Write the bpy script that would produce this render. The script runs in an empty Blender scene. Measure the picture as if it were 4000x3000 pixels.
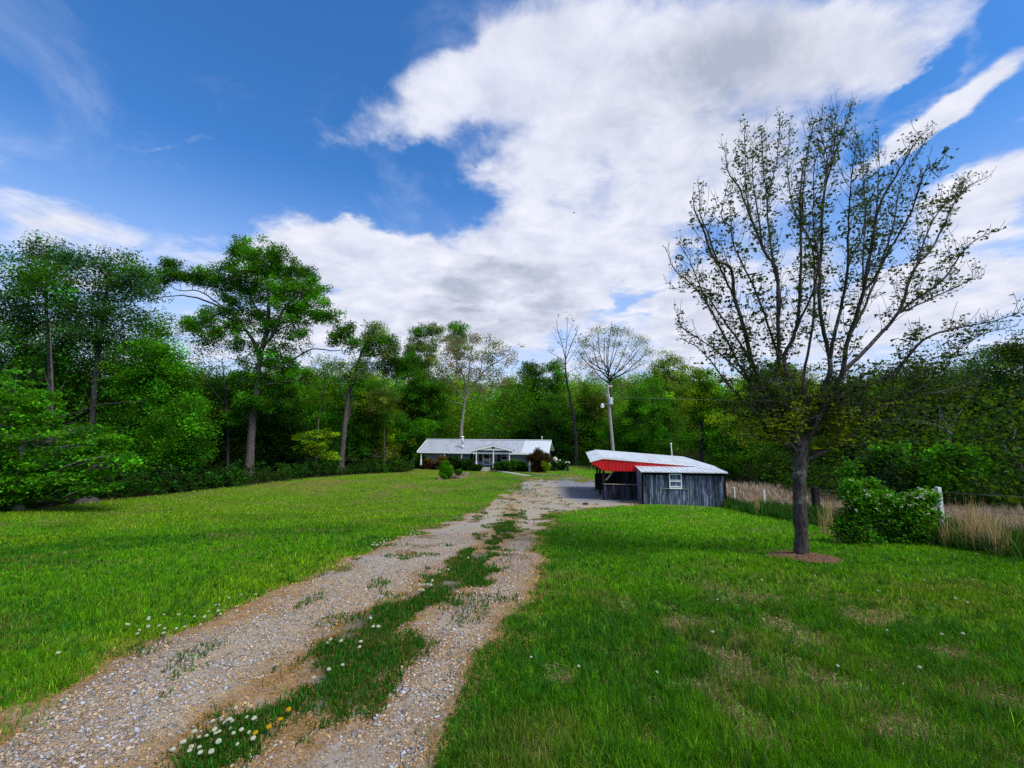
import bpy, math, random
import numpy as np
from mathutils import Vector, Matrix

rng = np.random.default_rng(7)
random.seed(7)
S = bpy.context.scene
COL = S.collection
R = math.radians
F = 1650.0
PITCH = math.atan(150 / F)
CP, SP = math.cos(PITCH), math.sin(PITCH)
CAMZ = 1.65

# ------------------------------------------------------------------ terrain
_py = np.array([-400, -30, -6, 0, 2, 4.8, 8, 12, 20, 26, 35, 45, 58, 80, 100, 700.0])
_pz = np.array([1.5, .9, .15, 0, -.17, -.45, -.88, -1.5, -2.65, -3.35, -3.95, -4.35, -4.75, -5.0, -4.8, -4.8])
_sl = np.gradient(_pz, _py)

def hermite(x, xs, ys, ms):
    i = np.clip(np.searchsorted(xs, x) - 1, 0, len(xs) - 2)
    h = xs[i + 1] - xs[i]
    t = np.clip((x - xs[i]) / h, 0, 1)
    t2, t3 = t * t, t * t * t
    return (2*t3 - 3*t2 + 1) * ys[i] + (t3 - 2*t2 + t) * h * ms[i] + (-2*t3 + 3*t2) * ys[i+1] + (t3 - t2) * h * ms[i+1]

def sstep(a, b, x):
    t = np.clip((x - a) / (b - a), 0, 1)
    return t * t * (3 - 2 * t)

def vnoise(x, y, seed=0):
    x = np.asarray(x, float); y = np.asarray(y, float)
    xi = np.floor(x).astype(np.int64); yi = np.floor(y).astype(np.int64)
    fx, fy = x - xi, y - yi
    fx = fx * fx * (3 - 2 * fx); fy = fy * fy * (3 - 2 * fy)
    def h(a, b):
        n = (a * 374761393 + b * 668265263 + seed * 1442695041) & 0xffffffff
        n = ((n ^ (n >> 13)) * 1274126177) & 0xffffffff
        return ((n ^ (n >> 16)) & 0xffff) / 65535.0
    return (h(xi, yi) * (1-fx) + h(xi+1, yi) * fx) * (1-fy) + (h(xi, yi+1) * (1-fx) + h(xi+1, yi+1) * fx) * fy

def fbm(x, y, o=4, seed=0):
    s = 0; a = .5; n = 0
    for k in range(o):
        s = s + a * vnoise(x * 2**k + 17.3 * k, y * 2**k - 9.1 * k, seed + k); n += a; a *= .5
    return s / n

def H(X, Y):
    X = np.asarray(X, float); Y = np.asarray(Y, float)
    z = hermite(Y, _py, _pz, _sl)
    z = z + .5 * sstep(-9, -28, X) * sstep(12, 34, Y)
    z = z - .22 * sstep(9, 16, X) * sstep(14, 26, Y)
    hill = sstep(88, 270, Y) * (22 + 9 * (fbm(X / 90 + 5, Y / 120, 2, 3) - .4))
    side = sstep(45, 170, np.abs(X)) * 11 * sstep(-10, 30, Y)
    z = z + np.maximum(hill, side * .9)
    z = z + .05 * (fbm(X / 5, Y / 5, 2, 9) - .5) * sstep(1, 8, np.abs(Y))
    return z

def hz(x, y):
    return float(H(x, y))

def ray(px, py):
    xc = (px - 2000) / F; yd = (py - 1500) / F
    return np.array([xc, CP + yd * SP, SP - yd * CP])

def W(px, py, Y):
    d = ray(px, py); d = d / d[1]
    return np.array([d[0] * Y, Y, CAMZ + d[2] * Y])

def G(px, py):
    d = ray(px, py); d = d / d[1]
    t = np.arange(.8, 120, .05)
    z = CAMZ + d[2] * t
    below = np.nonzero(z < H(d[0] * t, t))[0]
    k = t[below[0]] if len(below) else 100.0
    return np.array([d[0] * k, k, hz(d[0] * k, k)])

# ------------------------------------------------------------------ object helpers
def tag(o, label=None, cat=None, group=None, kind=None):
    if label: o['label'] = label
    if cat: o['category'] = cat
    if group: o['group'] = group
    if kind: o['kind'] = kind
    return o

def thing(name, loc, label, cat, group=None, rz=0.0):
    o = bpy.data.objects.new(name, None); COL.objects.link(o)
    o.empty_display_size = .2
    o.location = loc; o.rotation_euler = (0, 0, rz)
    return tag(o, label, cat, group)

def mkmesh(name, V, Fc, mat=None, tint=None, smooth=False, parent=None):
    """V (n,3) array; Fc = (m,k) array or list of index lists"""
    me = bpy.data.meshes.new(name)
    V = np.asarray(V, np.float32)
    if isinstance(Fc, np.ndarray):
        m, k = Fc.shape
        me.vertices.add(len(V)); me.vertices.foreach_set('co', V.ravel())
        me.loops.add(m * k); me.loops.foreach_set('vertex_index', Fc.astype(np.int32).ravel())
        me.polygons.add(m)
        me.polygons.foreach_set('loop_start', np.arange(0, m * k, k, dtype=np.int32))
        me.update(calc_edges=True)
    else:
        me.from_pydata([tuple(map(float, v)) for v in V], [], [tuple(int(i) for i in f) for f in Fc])
        me.update()
    if tint is not None:
        a = me.attributes.new('tint', 'FLOAT_COLOR', 'POINT')
        c = np.ones((len(V), 4), np.float32); c[:, :3] = tint
        a.data.foreach_set('color', c.ravel())
    if smooth:
        me.polygons.foreach_set('use_smooth', np.ones(len(me.polygons), bool))
    if mat:
        for mm in (mat if isinstance(mat, (list, tuple)) else [mat]):
            me.materials.append(mm)
    o = bpy.data.objects.new(name, me); COL.objects.link(o)
    if parent: o.parent = parent
    return o

class MB:
    def __init__(s): s.v = []; s.f = []; s.c = []
    def add(s, vs, fs, c=None):
        b = len(s.v)
        s.v += [tuple(map(float, v)) for v in vs]; s.f += [tuple(b + i for i in f) for f in fs]
        s.c += [c or (1, 1, 1)] * len(vs)
        return s
    def box(s, x0, x1, y0, y1, z0, z1, c=None):
        v = [(x0,y0,z0),(x1,y0,z0),(x1,y1,z0),(x0,y1,z0),(x0,y0,z1),(x1,y0,z1),(x1,y1,z1),(x0,y1,z1)]
        return s.add(v, [(0,3,2,1),(4,5,6,7),(0,1,5,4),(1,2,6,5),(2,3,7,6),(3,0,4,7)], c)
    def bar(s, p, q, w, h=None, up=(0, 0, 1), c=None):
        p = Vector(p); q = Vector(q); d = (q - p).normalized(); u = Vector(up)
        if abs(d.dot(u)) > .98: u = Vector((1, 0, 0))
        sx = d.cross(u).normalized() * (w / 2); sy = sx.normalized().cross(d).normalized() * ((h or w) / 2)
        v = [p-sx-sy, p+sx-sy, p+sx+sy, p-sx+sy, q-sx-sy, q+sx-sy, q+sx+sy, q-sx+sy]
        return s.add(v, [(0,3,2,1),(4,5,6,7),(0,1,5,4),(1,2,6,5),(2,3,7,6),(3,0,4,7)], c)
    def prism(s, poly, y0, y1, c=None):
        """poly in (x,z), extruded along y"""
        n = len(poly)
        v = [(x, y0, z) for x, z in poly] + [(x, y1, z) for x, z in poly]
        f = [tuple(range(n)), tuple(range(2*n-1, n-1, -1))]
        for i in range(n):
            j = (i + 1) % n
            f.append((i, i + n, j + n, j))
        return s.add(v, f, c)
    def prismx(s, poly, x0, x1, c=None):
        """poly in (y,z), extruded along x"""
        n = len(poly)
        v = [(x0, y, z) for y, z in poly] + [(x1, y, z) for y, z in poly]
        f = [tuple(range(n-1, -1, -1)), tuple(range(n, 2*n))]
        for i in range(n):
            j = (i + 1) % n
            f.append((i, j, j + n, i + n))
        return s.add(v, f, c)
    def cyl(s, p, q, r0, r1=None, n=12, c=None):
        p = Vector(p); q = Vector(q); d = (q - p).normalized()
        u = d.orthogonal().normalized(); w = d.cross(u); r1 = r0 if r1 is None else r1
        a = [2 * math.pi * i / n for i in range(n)]
        v = [p + (u*math.cos(t) + w*math.sin(t)) * r0 for t in a] + [q + (u*math.cos(t) + w*math.sin(t)) * r1 for t in a]
        f = [(i, (i+1) % n, n + (i+1) % n, n + i) for i in range(n)] + [tuple(range(n-1, -1, -1)), tuple(range(n, 2*n))]
        return s.add(v, f, c)
    def build(s, name, mat, parent=None, smooth=False, tint=False):
        o = mkmesh(name, s.v, s.f, mat, np.array(s.c) if tint else None, smooth, parent)
        return o

# tubes along polylines
def catmull(P, n):
    P = np.asarray(P, float)
    if len(P) < 3:
        t = np.linspace(0, 1, n)[:, None]
        return P[0] * (1 - t) + P[-1] * t
    Q = np.vstack([2*P[0]-P[1], P, 2*P[-1]-P[-2]])
    out = []
    u = np.linspace(0, len(P) - 1 - 1e-6, n)
    for x in u:
        i = int(x); t = x - i
        a, b, c, d = Q[i], Q[i+1], Q[i+2], Q[i+3]
        out.append(.5 * ((2*b) + (-a+c)*t + (2*a-5*b+4*c-d)*t*t + (-a+3*b-3*c+d)*t**3))
    return np.array(out)

class Tubes:
    def __init__(s): s.V = []; s.F = []; s.n = 0
    def add(s, P, Rr, sides=None):
        P = np.asarray(P, float); Rr = np.asarray(Rr, float); m = len(P)
        if sides is None: sides = 10 if Rr[0] > .12 else (6 if Rr[0] > .03 else (4 if Rr[0] > .012 else 3))
        T = np.gradient(P, axis=0); T /= np.linalg.norm(T, axis=1)[:, None] + 1e-9
        ref = np.array([1., 0, 0]) if abs(T[:, 0]).mean() < .8 else np.array([0, 1., 0])
        U = np.cross(T, ref); U /= np.linalg.norm(U, axis=1)[:, None] + 1e-9
        B = np.cross(T, U)
        a = np.arange(sides) * 2 * np.pi / sides
        V = P[:, None] + Rr[:, None, None] * (U[:, None] * np.cos(a)[None, :, None] + B[:, None] * np.sin(a)[None, :, None])
        i = np.arange(m - 1)[:, None] * sides; j = np.arange(sides)[None]; k = (j + 1) % sides
        Fq = np.stack([i + j, i + k, i + sides + k, i + sides + j], -1).reshape(-1, 4) + s.n
        s.V.append(V.reshape(-1, 3)); s.F.append(Fq); s.n += m * sides
    def build(s, name, mat, parent=None, off=(0, 0, 0)):
        return mkmesh(name, np.vstack(s.V) - np.asarray(off), np.vstack(s.F), mat, None, True, parent)

# leaves: kite-shaped quads
def leafmesh(name, C, size, col, mat, parent=None, off=(0, 0, 0), flat=.35, aspect=.62, r=rng):
    C = np.asarray(C) - np.asarray(off); n = len(C)
    N = r.normal(size=(n, 3)); N[:, 2] = np.abs(N[:, 2]) + flat
    N /= np.linalg.norm(N, axis=1)[:, None]
    A = r.normal(size=(n, 3)); A -= (A * N).sum(1)[:, None] * N; A /= np.linalg.norm(A, axis=1)[:, None]
    B = np.cross(N, A)
    size = np.broadcast_to(size, (n,))[:, None]
    V = np.stack([C - A*size*.5, C + A*size*.05 - B*size*.5*aspect + N*size*.08, C + A*size*.5, C + A*size*.05 + B*size*.5*aspect + N*size*.08], 1).reshape(-1, 3)
    Fq = np.arange(n * 4).reshape(-1, 4)
    return mkmesh(name, V, Fq, mat, np.repeat(np.clip(col, 0.002, .9), 4, axis=0), False, parent)

# ------------------------------------------------------------------ materials
def newmat(name):
    m = bpy.data.materials.new(name); m.use_nodes = True
    nt = m.node_tree; nt.nodes.clear()
    out = nt.nodes.new('ShaderNodeOutputMaterial')
    return m, nt, out

def N(nt, t, **kw):
    n = nt.nodes.new('ShaderNode' + t)
    for k, v in kw.items():
        if k[0] == '_': n.inputs[int(k[1:]) if k[1:].isdigit() else k[1:]].default_value = v
        else: setattr(n, k, v)
    return n

def ramp(nt, fac, stops):
    n = nt.nodes.new('ShaderNodeValToRGB'); e = n.color_ramp.elements
    while len(e) < len(stops): e.new(.5)
    for x, (p, c) in zip(e, stops):
        x.position = p; x.color = (*c, 1)
    nt.links.new(fac, n.inputs[0]); return n.outputs[0]

def mix(nt, fac, a, b, mode='MIX'):
    n = nt.nodes.new('ShaderNodeMix'); n.data_type = 'RGBA'; n.blend_type = mode
    for sock, v in ((n.inputs[0], fac), (n.inputs[6], a), (n.inputs[7], b)):
        if hasattr(v, 'links'): nt.links.new(v, sock)
        else: sock.default_value = v if not isinstance(v, tuple) else (*v, 1)[:4]
    return n.outputs[2]

def noise(nt, scale, detail=5, rough=.55, vec=None, dist=0.):
    n = N(nt, 'TexNoise'); n.inputs['Scale'].default_value = scale; n.inputs['Detail'].default_value = detail
    n.inputs['Roughness'].default_value = rough; n.inputs['Distortion'].default_value = dist
    if vec is not None: nt.links.new(vec, n.inputs['Vector'])
    return n.outputs['Fac']

def coord(nt, sc=(1, 1, 1), out='Object'):
    tc = N(nt, 'TexCoord'); mp = N(nt, 'Mapping'); mp.inputs['Scale'].default_value = sc
    nt.links.new(tc.outputs[out], mp.inputs['Vector']); return mp.outputs['Vector']

def bsdf(nt, out, col, rough=.8, spec=.3, metal=0., bump=None, bs=.3, bd=.02):
    p = N(nt, 'BsdfPrincipled')
    if hasattr(col, 'links'): nt.links.new(col, p.inputs['Base Color'])
    else: p.inputs['Base Color'].default_value = (*col, 1)
    if hasattr(rough, 'links'): nt.links.new(rough, p.inputs['Roughness'])
    else: p.inputs['Roughness'].default_value = rough
    p.inputs['Specular IOR Level'].default_value = spec; p.inputs['Metallic'].default_value = metal
    if bump is not None:
        b = N(nt, 'Bump'); b.inputs['Strength'].default_value = bs; b.inputs['Distance'].default_value = bd
        nt.links.new(bump, b.inputs['Height']); nt.links.new(b.outputs[0], p.inputs['Normal'])
    nt.links.new(p.outputs[0], out.inputs[0])
    return p

def mat_leaf(name, trans=.48, rough=.6, spec=.10):
    m, nt, out = newmat(name)
    a = N(nt, 'Attribute', attribute_name='tint')
    p = N(nt, 'BsdfPrincipled'); p.inputs['Roughness'].default_value = rough; p.inputs['Specular IOR Level'].default_value = spec
    t = N(nt, 'BsdfTranslucent'); mx = N(nt, 'MixShader'); mx.inputs[0].default_value = trans
    nt.links.new(a.outputs['Color'], p.inputs['Base Color'])
    c2 = mix(nt, .35, a.outputs['Color'], (.16, .26, .01))
    nt.links.new(mix(nt, 1., c2, (1.15, 1.15, .7), 'MULTIPLY'), t.inputs['Color'])
    nt.links.new(p.outputs[0], mx.inputs[1]); nt.links.new(t.outputs[0], mx.inputs[2]); nt.links.new(mx.outputs[0], out.inputs[0])
    return m

def mat_tint(name, rough=.9, spec=.15, nscale=8, namp=.5):
    m, nt, out = newmat(name)
    a = N(nt, 'Attribute', attribute_name='tint')
    nz = noise(nt, nscale, 6, .6, coord(nt))
    c = mix(nt, namp, a.outputs['Color'], ramp(nt, nz, [(.3, (.35,)*3), (.7, (1.6,)*3)]), 'MULTIPLY')
    bsdf(nt, out, c, rough, spec, bump=nz, bs=.4, bd=.02)
    return m

def mat_plain(name, col, rough=.6, spec=.4, metal=0., var=.25, scale=6):
    m, nt, out = newmat(name)
    nz = noise(nt, scale, 5, .6, coord(nt))
    lo = tuple(c * (1 - var) for c in col); hi = tuple(min(.95, c * (1 + var)) for c in col)
    bsdf(nt, out, ramp(nt, nz, [(.3, lo), (.7, hi)]), rough, spec, metal, nz, .15, .01)
    return m

def mat_bark(name, lo, hi, moss=None, sc=9):
    m, nt, out = newmat(name)
    v = coord(nt, (1, 1, .35))
    nz = noise(nt, sc, 8, .65, v, .6)
    n2 = noise(nt, 2.2, 3, .5, coord(nt))
    c = ramp(nt, nz, [(.3, lo), (.68, hi)])
    if moss: c = mix(nt, mix(nt, 1., ramp(nt, n2, [(.54, (0,)*3), (.62, (1,)*3)]), ramp(nt, noise(nt, 17, 5, .6, coord(nt)), [(.45, (0,)*3), (.55, (1,)*3)]), 'MULTIPLY'), c, moss)
    bsdf(nt, out, c, .9, .15, bump=nz, bs=.9, bd=.03)
    return m

M = {}
M['leaf'] = mat_leaf('leaf')
M['grass'] = mat_leaf('grass_blade', .32, .55, .10)
M['dry'] = mat_leaf('dry_blade', .1, .8, .1)
M['bark'] = mat_bark('bark', (.020, .017, .016), (.125, .112, .108))
M['bark_dark'] = mat_bark('bark_dark', (.012, .011, .014), (.055, .052, .06))
M['bark_pale'] = mat_bark('bark_pale', (.09, .085, .08), (.30, .29, .27))
M['bark_maple'] = mat_bark('bark_maple', (.010, .009, .010), (.095, .082, .078), (.17, .18, .165), 22)
M['white'] = mat_plain('white_paint', (.82, .85, .88), .5, .4, 0, .06)
M['whitewood'] = mat_plain('weathered_white', (.55, .6, .6), .7, .3, 0, .15, 10)
M['galv'] = mat_plain('galvanised', (.46, .51, .56), .45, .5, .15, .12)
M['wire'] = mat_plain('steel_wire', (.10, .11, .12), .6, .3, 0, .1)
M['black'] = mat_plain('dark_iron', (.012, .012, .014), .5, .4, 0, .3)
M['dark'] = mat_plain('dark_timber', (.016, .015, .017), .9, .1, 0, .4)
M['rust'] = mat_plain('rust_red', (.09, .012, .012), .6, .3, 0, .3)
M['conc'] = mat_plain('concrete', (.36, .36, .33), .9, .2, 0, .25, 4)
M['timber'] = mat_bark('timber', (.10, .085, .07), (.30, .27, .23))
M['polewood'] = mat_bark('pole_wood', (.16, .145, .13), (.38, .36, .33), None, 14)
def mat_glass():
    m, nt, out = newmat('window_glass')
    bsdf(nt, out, (.004, .005, .007), .12, .25); return m
M['glass'] = mat_glass()
def mat_wall():
    m, nt, out = newmat('lap_siding')
    v = coord(nt); sx = N(nt, 'SeparateXYZ'); nt.links.new(v, sx.inputs[0])
    f = N(nt, 'Math', operation='MULTIPLY', _1=6.5); nt.links.new(sx.outputs[2], f.inputs[0])
    fr = N(nt, 'Math', operation='FRACT'); nt.links.new(f.outputs[0], fr.inputs[0])
    nz = noise(nt, 2.5, 4, .6, v)
    c = ramp(nt, nz, [(.3, (.32, .42, .52)), (.7, (.42, .52, .62))])
    c = mix(nt, ramp(nt, fr.outputs[0], [(.0, (1,)*3), (.1, (0,)*3)]), c, (.15, .2, .26))
    bsdf(nt, out, c, .6, .3, bump=fr.outputs[0], bs=.6, bd=.02); return m
M['siding'] = mat_wall()
def mat_roof(name, base, xsplit=None, seam=True):
    m, nt, out = newmat(name)
    v = coord(nt); sx = N(nt, 'SeparateXYZ'); nt.links.new(v, sx.inputs[0])
    nz = noise(nt, .9, 5, .6, coord(nt, (1.6, .5, 1)))
    st = noise(nt, 3., 4, .6, coord(nt, (2.5, .25, 1)))
    hi = tuple(min(.9, c * 1.12) for c in base); lo = tuple(c * .8 for c in base)
    c = ramp(nt, nz, [(.3, lo), (.7, hi)])
    c = mix(nt, mix(nt, 1., ramp(nt, st, [(.55, (0,)*3), (.8, (.5,)*3)]), (1, 1, 1), 'MULTIPLY'), c, tuple(x * .6 for x in base))
    if xsplit:
        g = N(nt, 'Math', operation='GREATER_THAN', _1=xsplit); nt.links.new(sx.outputs[0], g.inputs[0])
        c = mix(nt, g.outputs[0], c, ramp(nt, nz, [(.3, (.56, .61, .66)), (.7, (.64, .69, .73))]))
    bsdf(nt, out, c, .42, .5, .25, bump=nz, bs=.05, bd=.02); return m
M['roof_house'] = mat_roof('house_roof_metal', (.42, .455, .51), 14.6)
M['roof_port'] = mat_roof('carport_roof_metal', (.64, .69, .75))
def mat_red():
    m, nt, out = newmat('red_steel')
    nz = noise(nt, 1.3, 5, .6, coord(nt, (1.5, 1, .6)))
    bsdf(nt, out, ramp(nt, nz, [(.3, (.50, .006, .012)), (.7, (.66, .012, .02))]), .4, .4); return m
M['red'] = mat_red()
def mat_plank():
    m, nt, out = newmat('weathered_plank')
    a = N(nt, 'Attribute', attribute_name='tint')
    v = coord(nt, (9, 9, .7)); nz = noise(nt, 1.6, 8, .7, v, .5)
    n2 = noise(nt, 1.1, 3, .6, coord(nt, (2.5, 2.5, .8)))
    c = ramp(nt, nz, [(.36, (.010, .015, .034)), (.5, (.058, .078, .135)), (.66, (.30, .36, .47))])
    c = mix(nt, 1., c, a.outputs['Color'], 'MULTIPLY')
    c = mix(nt, ramp(nt, n2, [(.6, (0,)*3), (.75, (.5,)*3)]), c, (.02, .02, .028))
    bsdf(nt, out, c, .85, .2, bump=nz, bs=.6, bd=.02); return m
M['plank'] = mat_plank()
def mat_mulch():
    m, nt, out = newmat('bark_mulch')
    nz = noise(nt, 26, 6, .7, coord(nt)); n2 = noise(nt, 3, 4, .6, coord(nt))
    c = ramp(nt, nz, [(.3, (.025, .014, .01)), (.5, (.13, .07, .04)), (.72, (.27, .18, .12))])
    bsdf(nt, out, c, .95, .1, bump=nz, bs=1., bd=.03); return m
M['mulch'] = mat_mulch()
# ------------------------------------------------------------------ ground
def edge(pxs):
    p = np.array([G(*q) for q in pxs]); o = np.argsort(p[:, 1]); return p[o, 1], p[o, 0]
_ly, _lx = edge([(0, 2812), (362, 2604), (542, 2522), (1012, 2369), (1266, 2242), (1537, 2116), (1808, 2016), (1953, 1953), (2025, 1898), (2061, 1873)])
_ry, _rx = edge([(1736, 2983), (1880, 2676), (2007, 2405), (2070, 2224), (2107, 2079), (2170, 2007), (2330, 1984)])
_ry = np.append(_ry, [_ry[-1] + 1.2, _ry[-1] + 3.0, 34, 40, 47]); _rx = np.append(_rx, [7.2, 9.0, 10.2, 8.5, 7.5])
_ay, _ax = edge([(580, 2980), (1000, 2720), (1450, 2420), (1700, 2260), (1870, 2130), (1975, 2050)])
_by, _bx = edge([(1180, 2980), (1400, 2720), (1600, 2520), (1800, 2330), (1950, 2170), (2010, 2070)])
_fy, _fx = edge([(-300, 2040), (0, 2002), (400, 1957), (700, 1927), (1000, 1892), (1200, 1868), (1400, 1853), (1600, 1842)])
def extrap(y, ys, xs):
    r = np.interp(y, ys, xs)
    r = np.where(y < ys[0], xs[0] + (y - ys[0]) * (xs[1] - xs[0]) / (ys[1] - ys[0]), r)
    return r
XL = lambda y: extrap(y, _ly, _lx)
XR = lambda y: extrap(y, _ry, _rx)
XS1 = lambda y: extrap(y, _ay, _ax)
XS2 = lambda y: extrap(y, _by, _bx)
XE = lambda y: np.where(y < _fy[0], _fx[0] - 12 * np.maximum(0, _fy[0] - y) ** .7, np.interp(y, _fy, _fx))
XF = lambda y: 10.3 + .194 * (y - 8.5)          # fence line
DEND = 45.5
FOREST_Y = 66.0

def drive_sd(X, Y):
    """signed margin inside the driveway (positive inside), metres"""
    n = (fbm(X * 1.1, Y * 1.1, 4, 21) - .5) * (.5 + .03 * Y) * 2
    d = np.minimum(X - XL(Y), XR(Y) - X) + n
    return np.minimum(d, (DEND - Y) * .6 + n * 1.5)

def strip_sd(X, Y):
    n = (fbm(X * 1.9, Y * 1.3, 4, 33) - .5) * 1.9
    d = np.minimum(X - XS1(Y), XS2(Y) - X) + n * .6 - .0
    return np.minimum(d, (19.5 - Y) * .12 + n)

def lerp(a, b, t):
    return a + (np.asarray(b) - a) * t[:, None]

_worn = [(G(px, py), r_) for px, py, r_ in ((2640, 2440, .42), (2600, 2380, .25), (3080, 2460, .5), (3180, 2500, .4), (2800, 2560, .35), (2860, 2650, .30), (2780, 2720, .28), (2900, 2800, .3), (3250, 2660, .30), (3330, 2690, .2), (3560, 2850, .3), (2950, 2340, .5), (3420, 2420, .45), (2550, 2760, .12), (2530, 2900, .15), (2170, 2880, .12), (2120, 2960, .15), (3700, 2560, .35), (2200, 2640, .16), (2950, 2900, .2), (3850, 2700, .4))]
def worn(X, Y):
    n = (fbm(X * 3.3, Y * 3.3, 5, 47) - .5) * 2.6
    m = np.zeros(len(X))
    for g, r_ in _worn:
        d = np.hypot((X - g[0]) / 1.3, Y - g[1]) / (r_ * .62)
        m = np.maximum(m, .85 * sstep(1.3, .4, d + n * .9))
    return m

def straw_mask(X, Y):
    m = sstep(.535, .66, fbm(X * 1.5 + 3, Y * 1.5, 6, 41)) * sstep(9.0, 5.0, Y) * sstep(.5, 1.4, X)
    m2 = sstep(.6, .72, fbm(X * .5 + 7, Y * .8, 3, 43)) * .55 * sstep(3, 8, Y)
    return np.maximum.reduce([m * .5, m2 * .8, worn(X, Y)])

def lawn_color(X, Y):
    c = np.tile(np.array([[.062, .195, .004]]), (len(X), 1))
    c = lerp(c, [.020, .105, .003], sstep(.42, .60, fbm(X / 1.7, Y / 2.2, 4, 11)) * .8)
    c = lerp(c, [.115, .225, .006], sstep(.5, .75, fbm(X / 3.1 + 9, Y / 2.6, 4, 12)) * .75)
    # the open lawn farther down is thinner and yellower
    c = lerp(c, [.135, .235, .010], sstep(9, 26, Y) * sstep(4, -9, X) * .6)
    c = lerp(c, [.095, .295, .004], sstep(6, 10, Y) * sstep(1, 4, X) * .55)
    c = lerp(c, [.19, .17, .045], sstep(.5, .72, fbm(X / 3.3, Y / 5, 3, 14)) * sstep(28, 44, Y) * .75)
    c = lerp(c, [.17, .15, .05], sstep(.62, .78, fbm(X / .9, Y / .9, 3, 15)) * .35)
    return c

def ground_color(X, Y):
    c = lawn_color(X, Y) * .80
    c = lerp(c, [.17, .115, .065], np.clip(straw_mask(X, Y), 0, 1) * .85)
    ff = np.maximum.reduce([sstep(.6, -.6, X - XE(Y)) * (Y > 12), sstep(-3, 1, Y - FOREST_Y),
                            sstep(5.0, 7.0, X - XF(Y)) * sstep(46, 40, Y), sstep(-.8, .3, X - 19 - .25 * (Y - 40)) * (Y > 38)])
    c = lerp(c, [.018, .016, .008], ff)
    dg = sstep(-.2, .3, X - XF(Y)) * (1 - ff) * (Y < 42)
    c = lerp(c, [.15, .11, .075], dg)
    dr = sstep(-.6, .2, drive_sd(X, Y)) * (Y > -4)
    c = lerp(c, [.16, .11, .045], dr)
    return c

def graded(lim, d0, g):
    a = [0.]
    d = d0
    while a[-1] < lim: a.append(a[-1] + d); d *= g
    return np.array(a)
_gx = graded(430, .22, 1.022); gx = np.concatenate([-_gx[:0:-1], _gx])
_gy = graded(640, .18, 1.0145); gy = np.concatenate([-graded(60, .6, 1.2)[:0:-1], _gy])
GX, GY = np.meshgrid(gx, gy)
GZ = H(GX, GY)
nx, ny = len(gx), len(gy)
idx = np.arange(nx * ny).reshape(ny, nx)
Fq = np.stack([idx[:-1, :-1], idx[:-1, 1:], idx[1:, 1:], idx[1:, :-1]], -1).reshape(-1, 4)
def mat_ground():
    m, nt, out = newmat('lawn_ground')
    a = N(nt, 'Attribute', attribute_name='tint')
    n1 = noise(nt, 22, 7, .7, coord(nt)); n2 = noise(nt, 3.1, 5, .65, coord(nt))
    n3 = noise(nt, 75, 4, .6, coord(nt))
    c = mix(nt, .8, a.outputs['Color'], ramp(nt, n1, [(.3, (.45,)*3), (.7, (1.6,)*3)]), 'MULTIPLY')
    c = mix(nt, .6, c, ramp(nt, n3, [(.3, (.5,)*3), (.7, (1.5,)*3)]), 'MULTIPLY')
    c = mix(nt, .4, c, ramp(nt, n2, [(.35, (.6, .6, .6)), (.65, (1.4, 1.3, 1.1))]), 'MULTIPLY')
    bsdf(nt, out, c, .95, .08, bump=n1, bs=.8, bd=.04); return m
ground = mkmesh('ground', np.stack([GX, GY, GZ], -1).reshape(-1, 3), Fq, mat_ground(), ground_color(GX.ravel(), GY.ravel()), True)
tag(ground, 'rolling lawn and woodland ground falling away from the viewer', None, None, 'structure')

# driveway sheet: rows of constant Y between the ragged edges
rows = [-3.0]
while rows[-1] < DEND + 1.5: rows.append(rows[-1] + max(.03, .011 * max(rows[-1], 0)))
rows = np.array(rows); NCx = 150
u = np.linspace(-.06, 1.06, NCx)
DX = XL(rows)[:, None] * (1 - u) + XR(rows)[:, None] * u
DY = np.repeat(rows[:, None], NCx, 1)
DZ = H(DX, DY) + .012
sd = drive_sd(DX.ravel(), DY.ravel()).reshape(DX.shape)
di = np.arange(DX.size).reshape(DX.shape)
Fd = np.stack([di[:-1, :-1], di[:-1, 1:], di[1:, 1:], di[1:, :-1]], -1).reshape(-1, 4)
sc_ = (sd.ravel()[Fd]).mean(1)
hole = fbm(DX.ravel() * 1.4, DY.ravel() * 1.1, 4, 61)[Fd].mean(1)
keep = (sc_ > 0) & ~((hole > .60) & (sc_ < .9) & (DY.ravel()[Fd].mean(1) > 8))
Fd = Fd[keep]
used = np.unique(Fd); remap = -np.ones(DX.size, int); remap[used] = np.arange(len(used)); Fd = remap[Fd]
dxy = np.stack([DX, DY, DZ], -1).reshape(-1, 3)[used]
def track(X, Y):
    n = (fbm(X * 1.5, Y * .8, 4, 58) - .5) * .9
    a = np.abs(X - (XL(Y) + XS1(Y)) / 2) / np.maximum(.2, (XS1(Y) - XL(Y)) / 2); b = np.abs(X - (XS2(Y) + XR(Y)) / 2) / np.maximum(.2, (XR(Y) - XS2(Y)) / 2)
    return sstep(.95, .35, np.minimum(a, b) + n)
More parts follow.
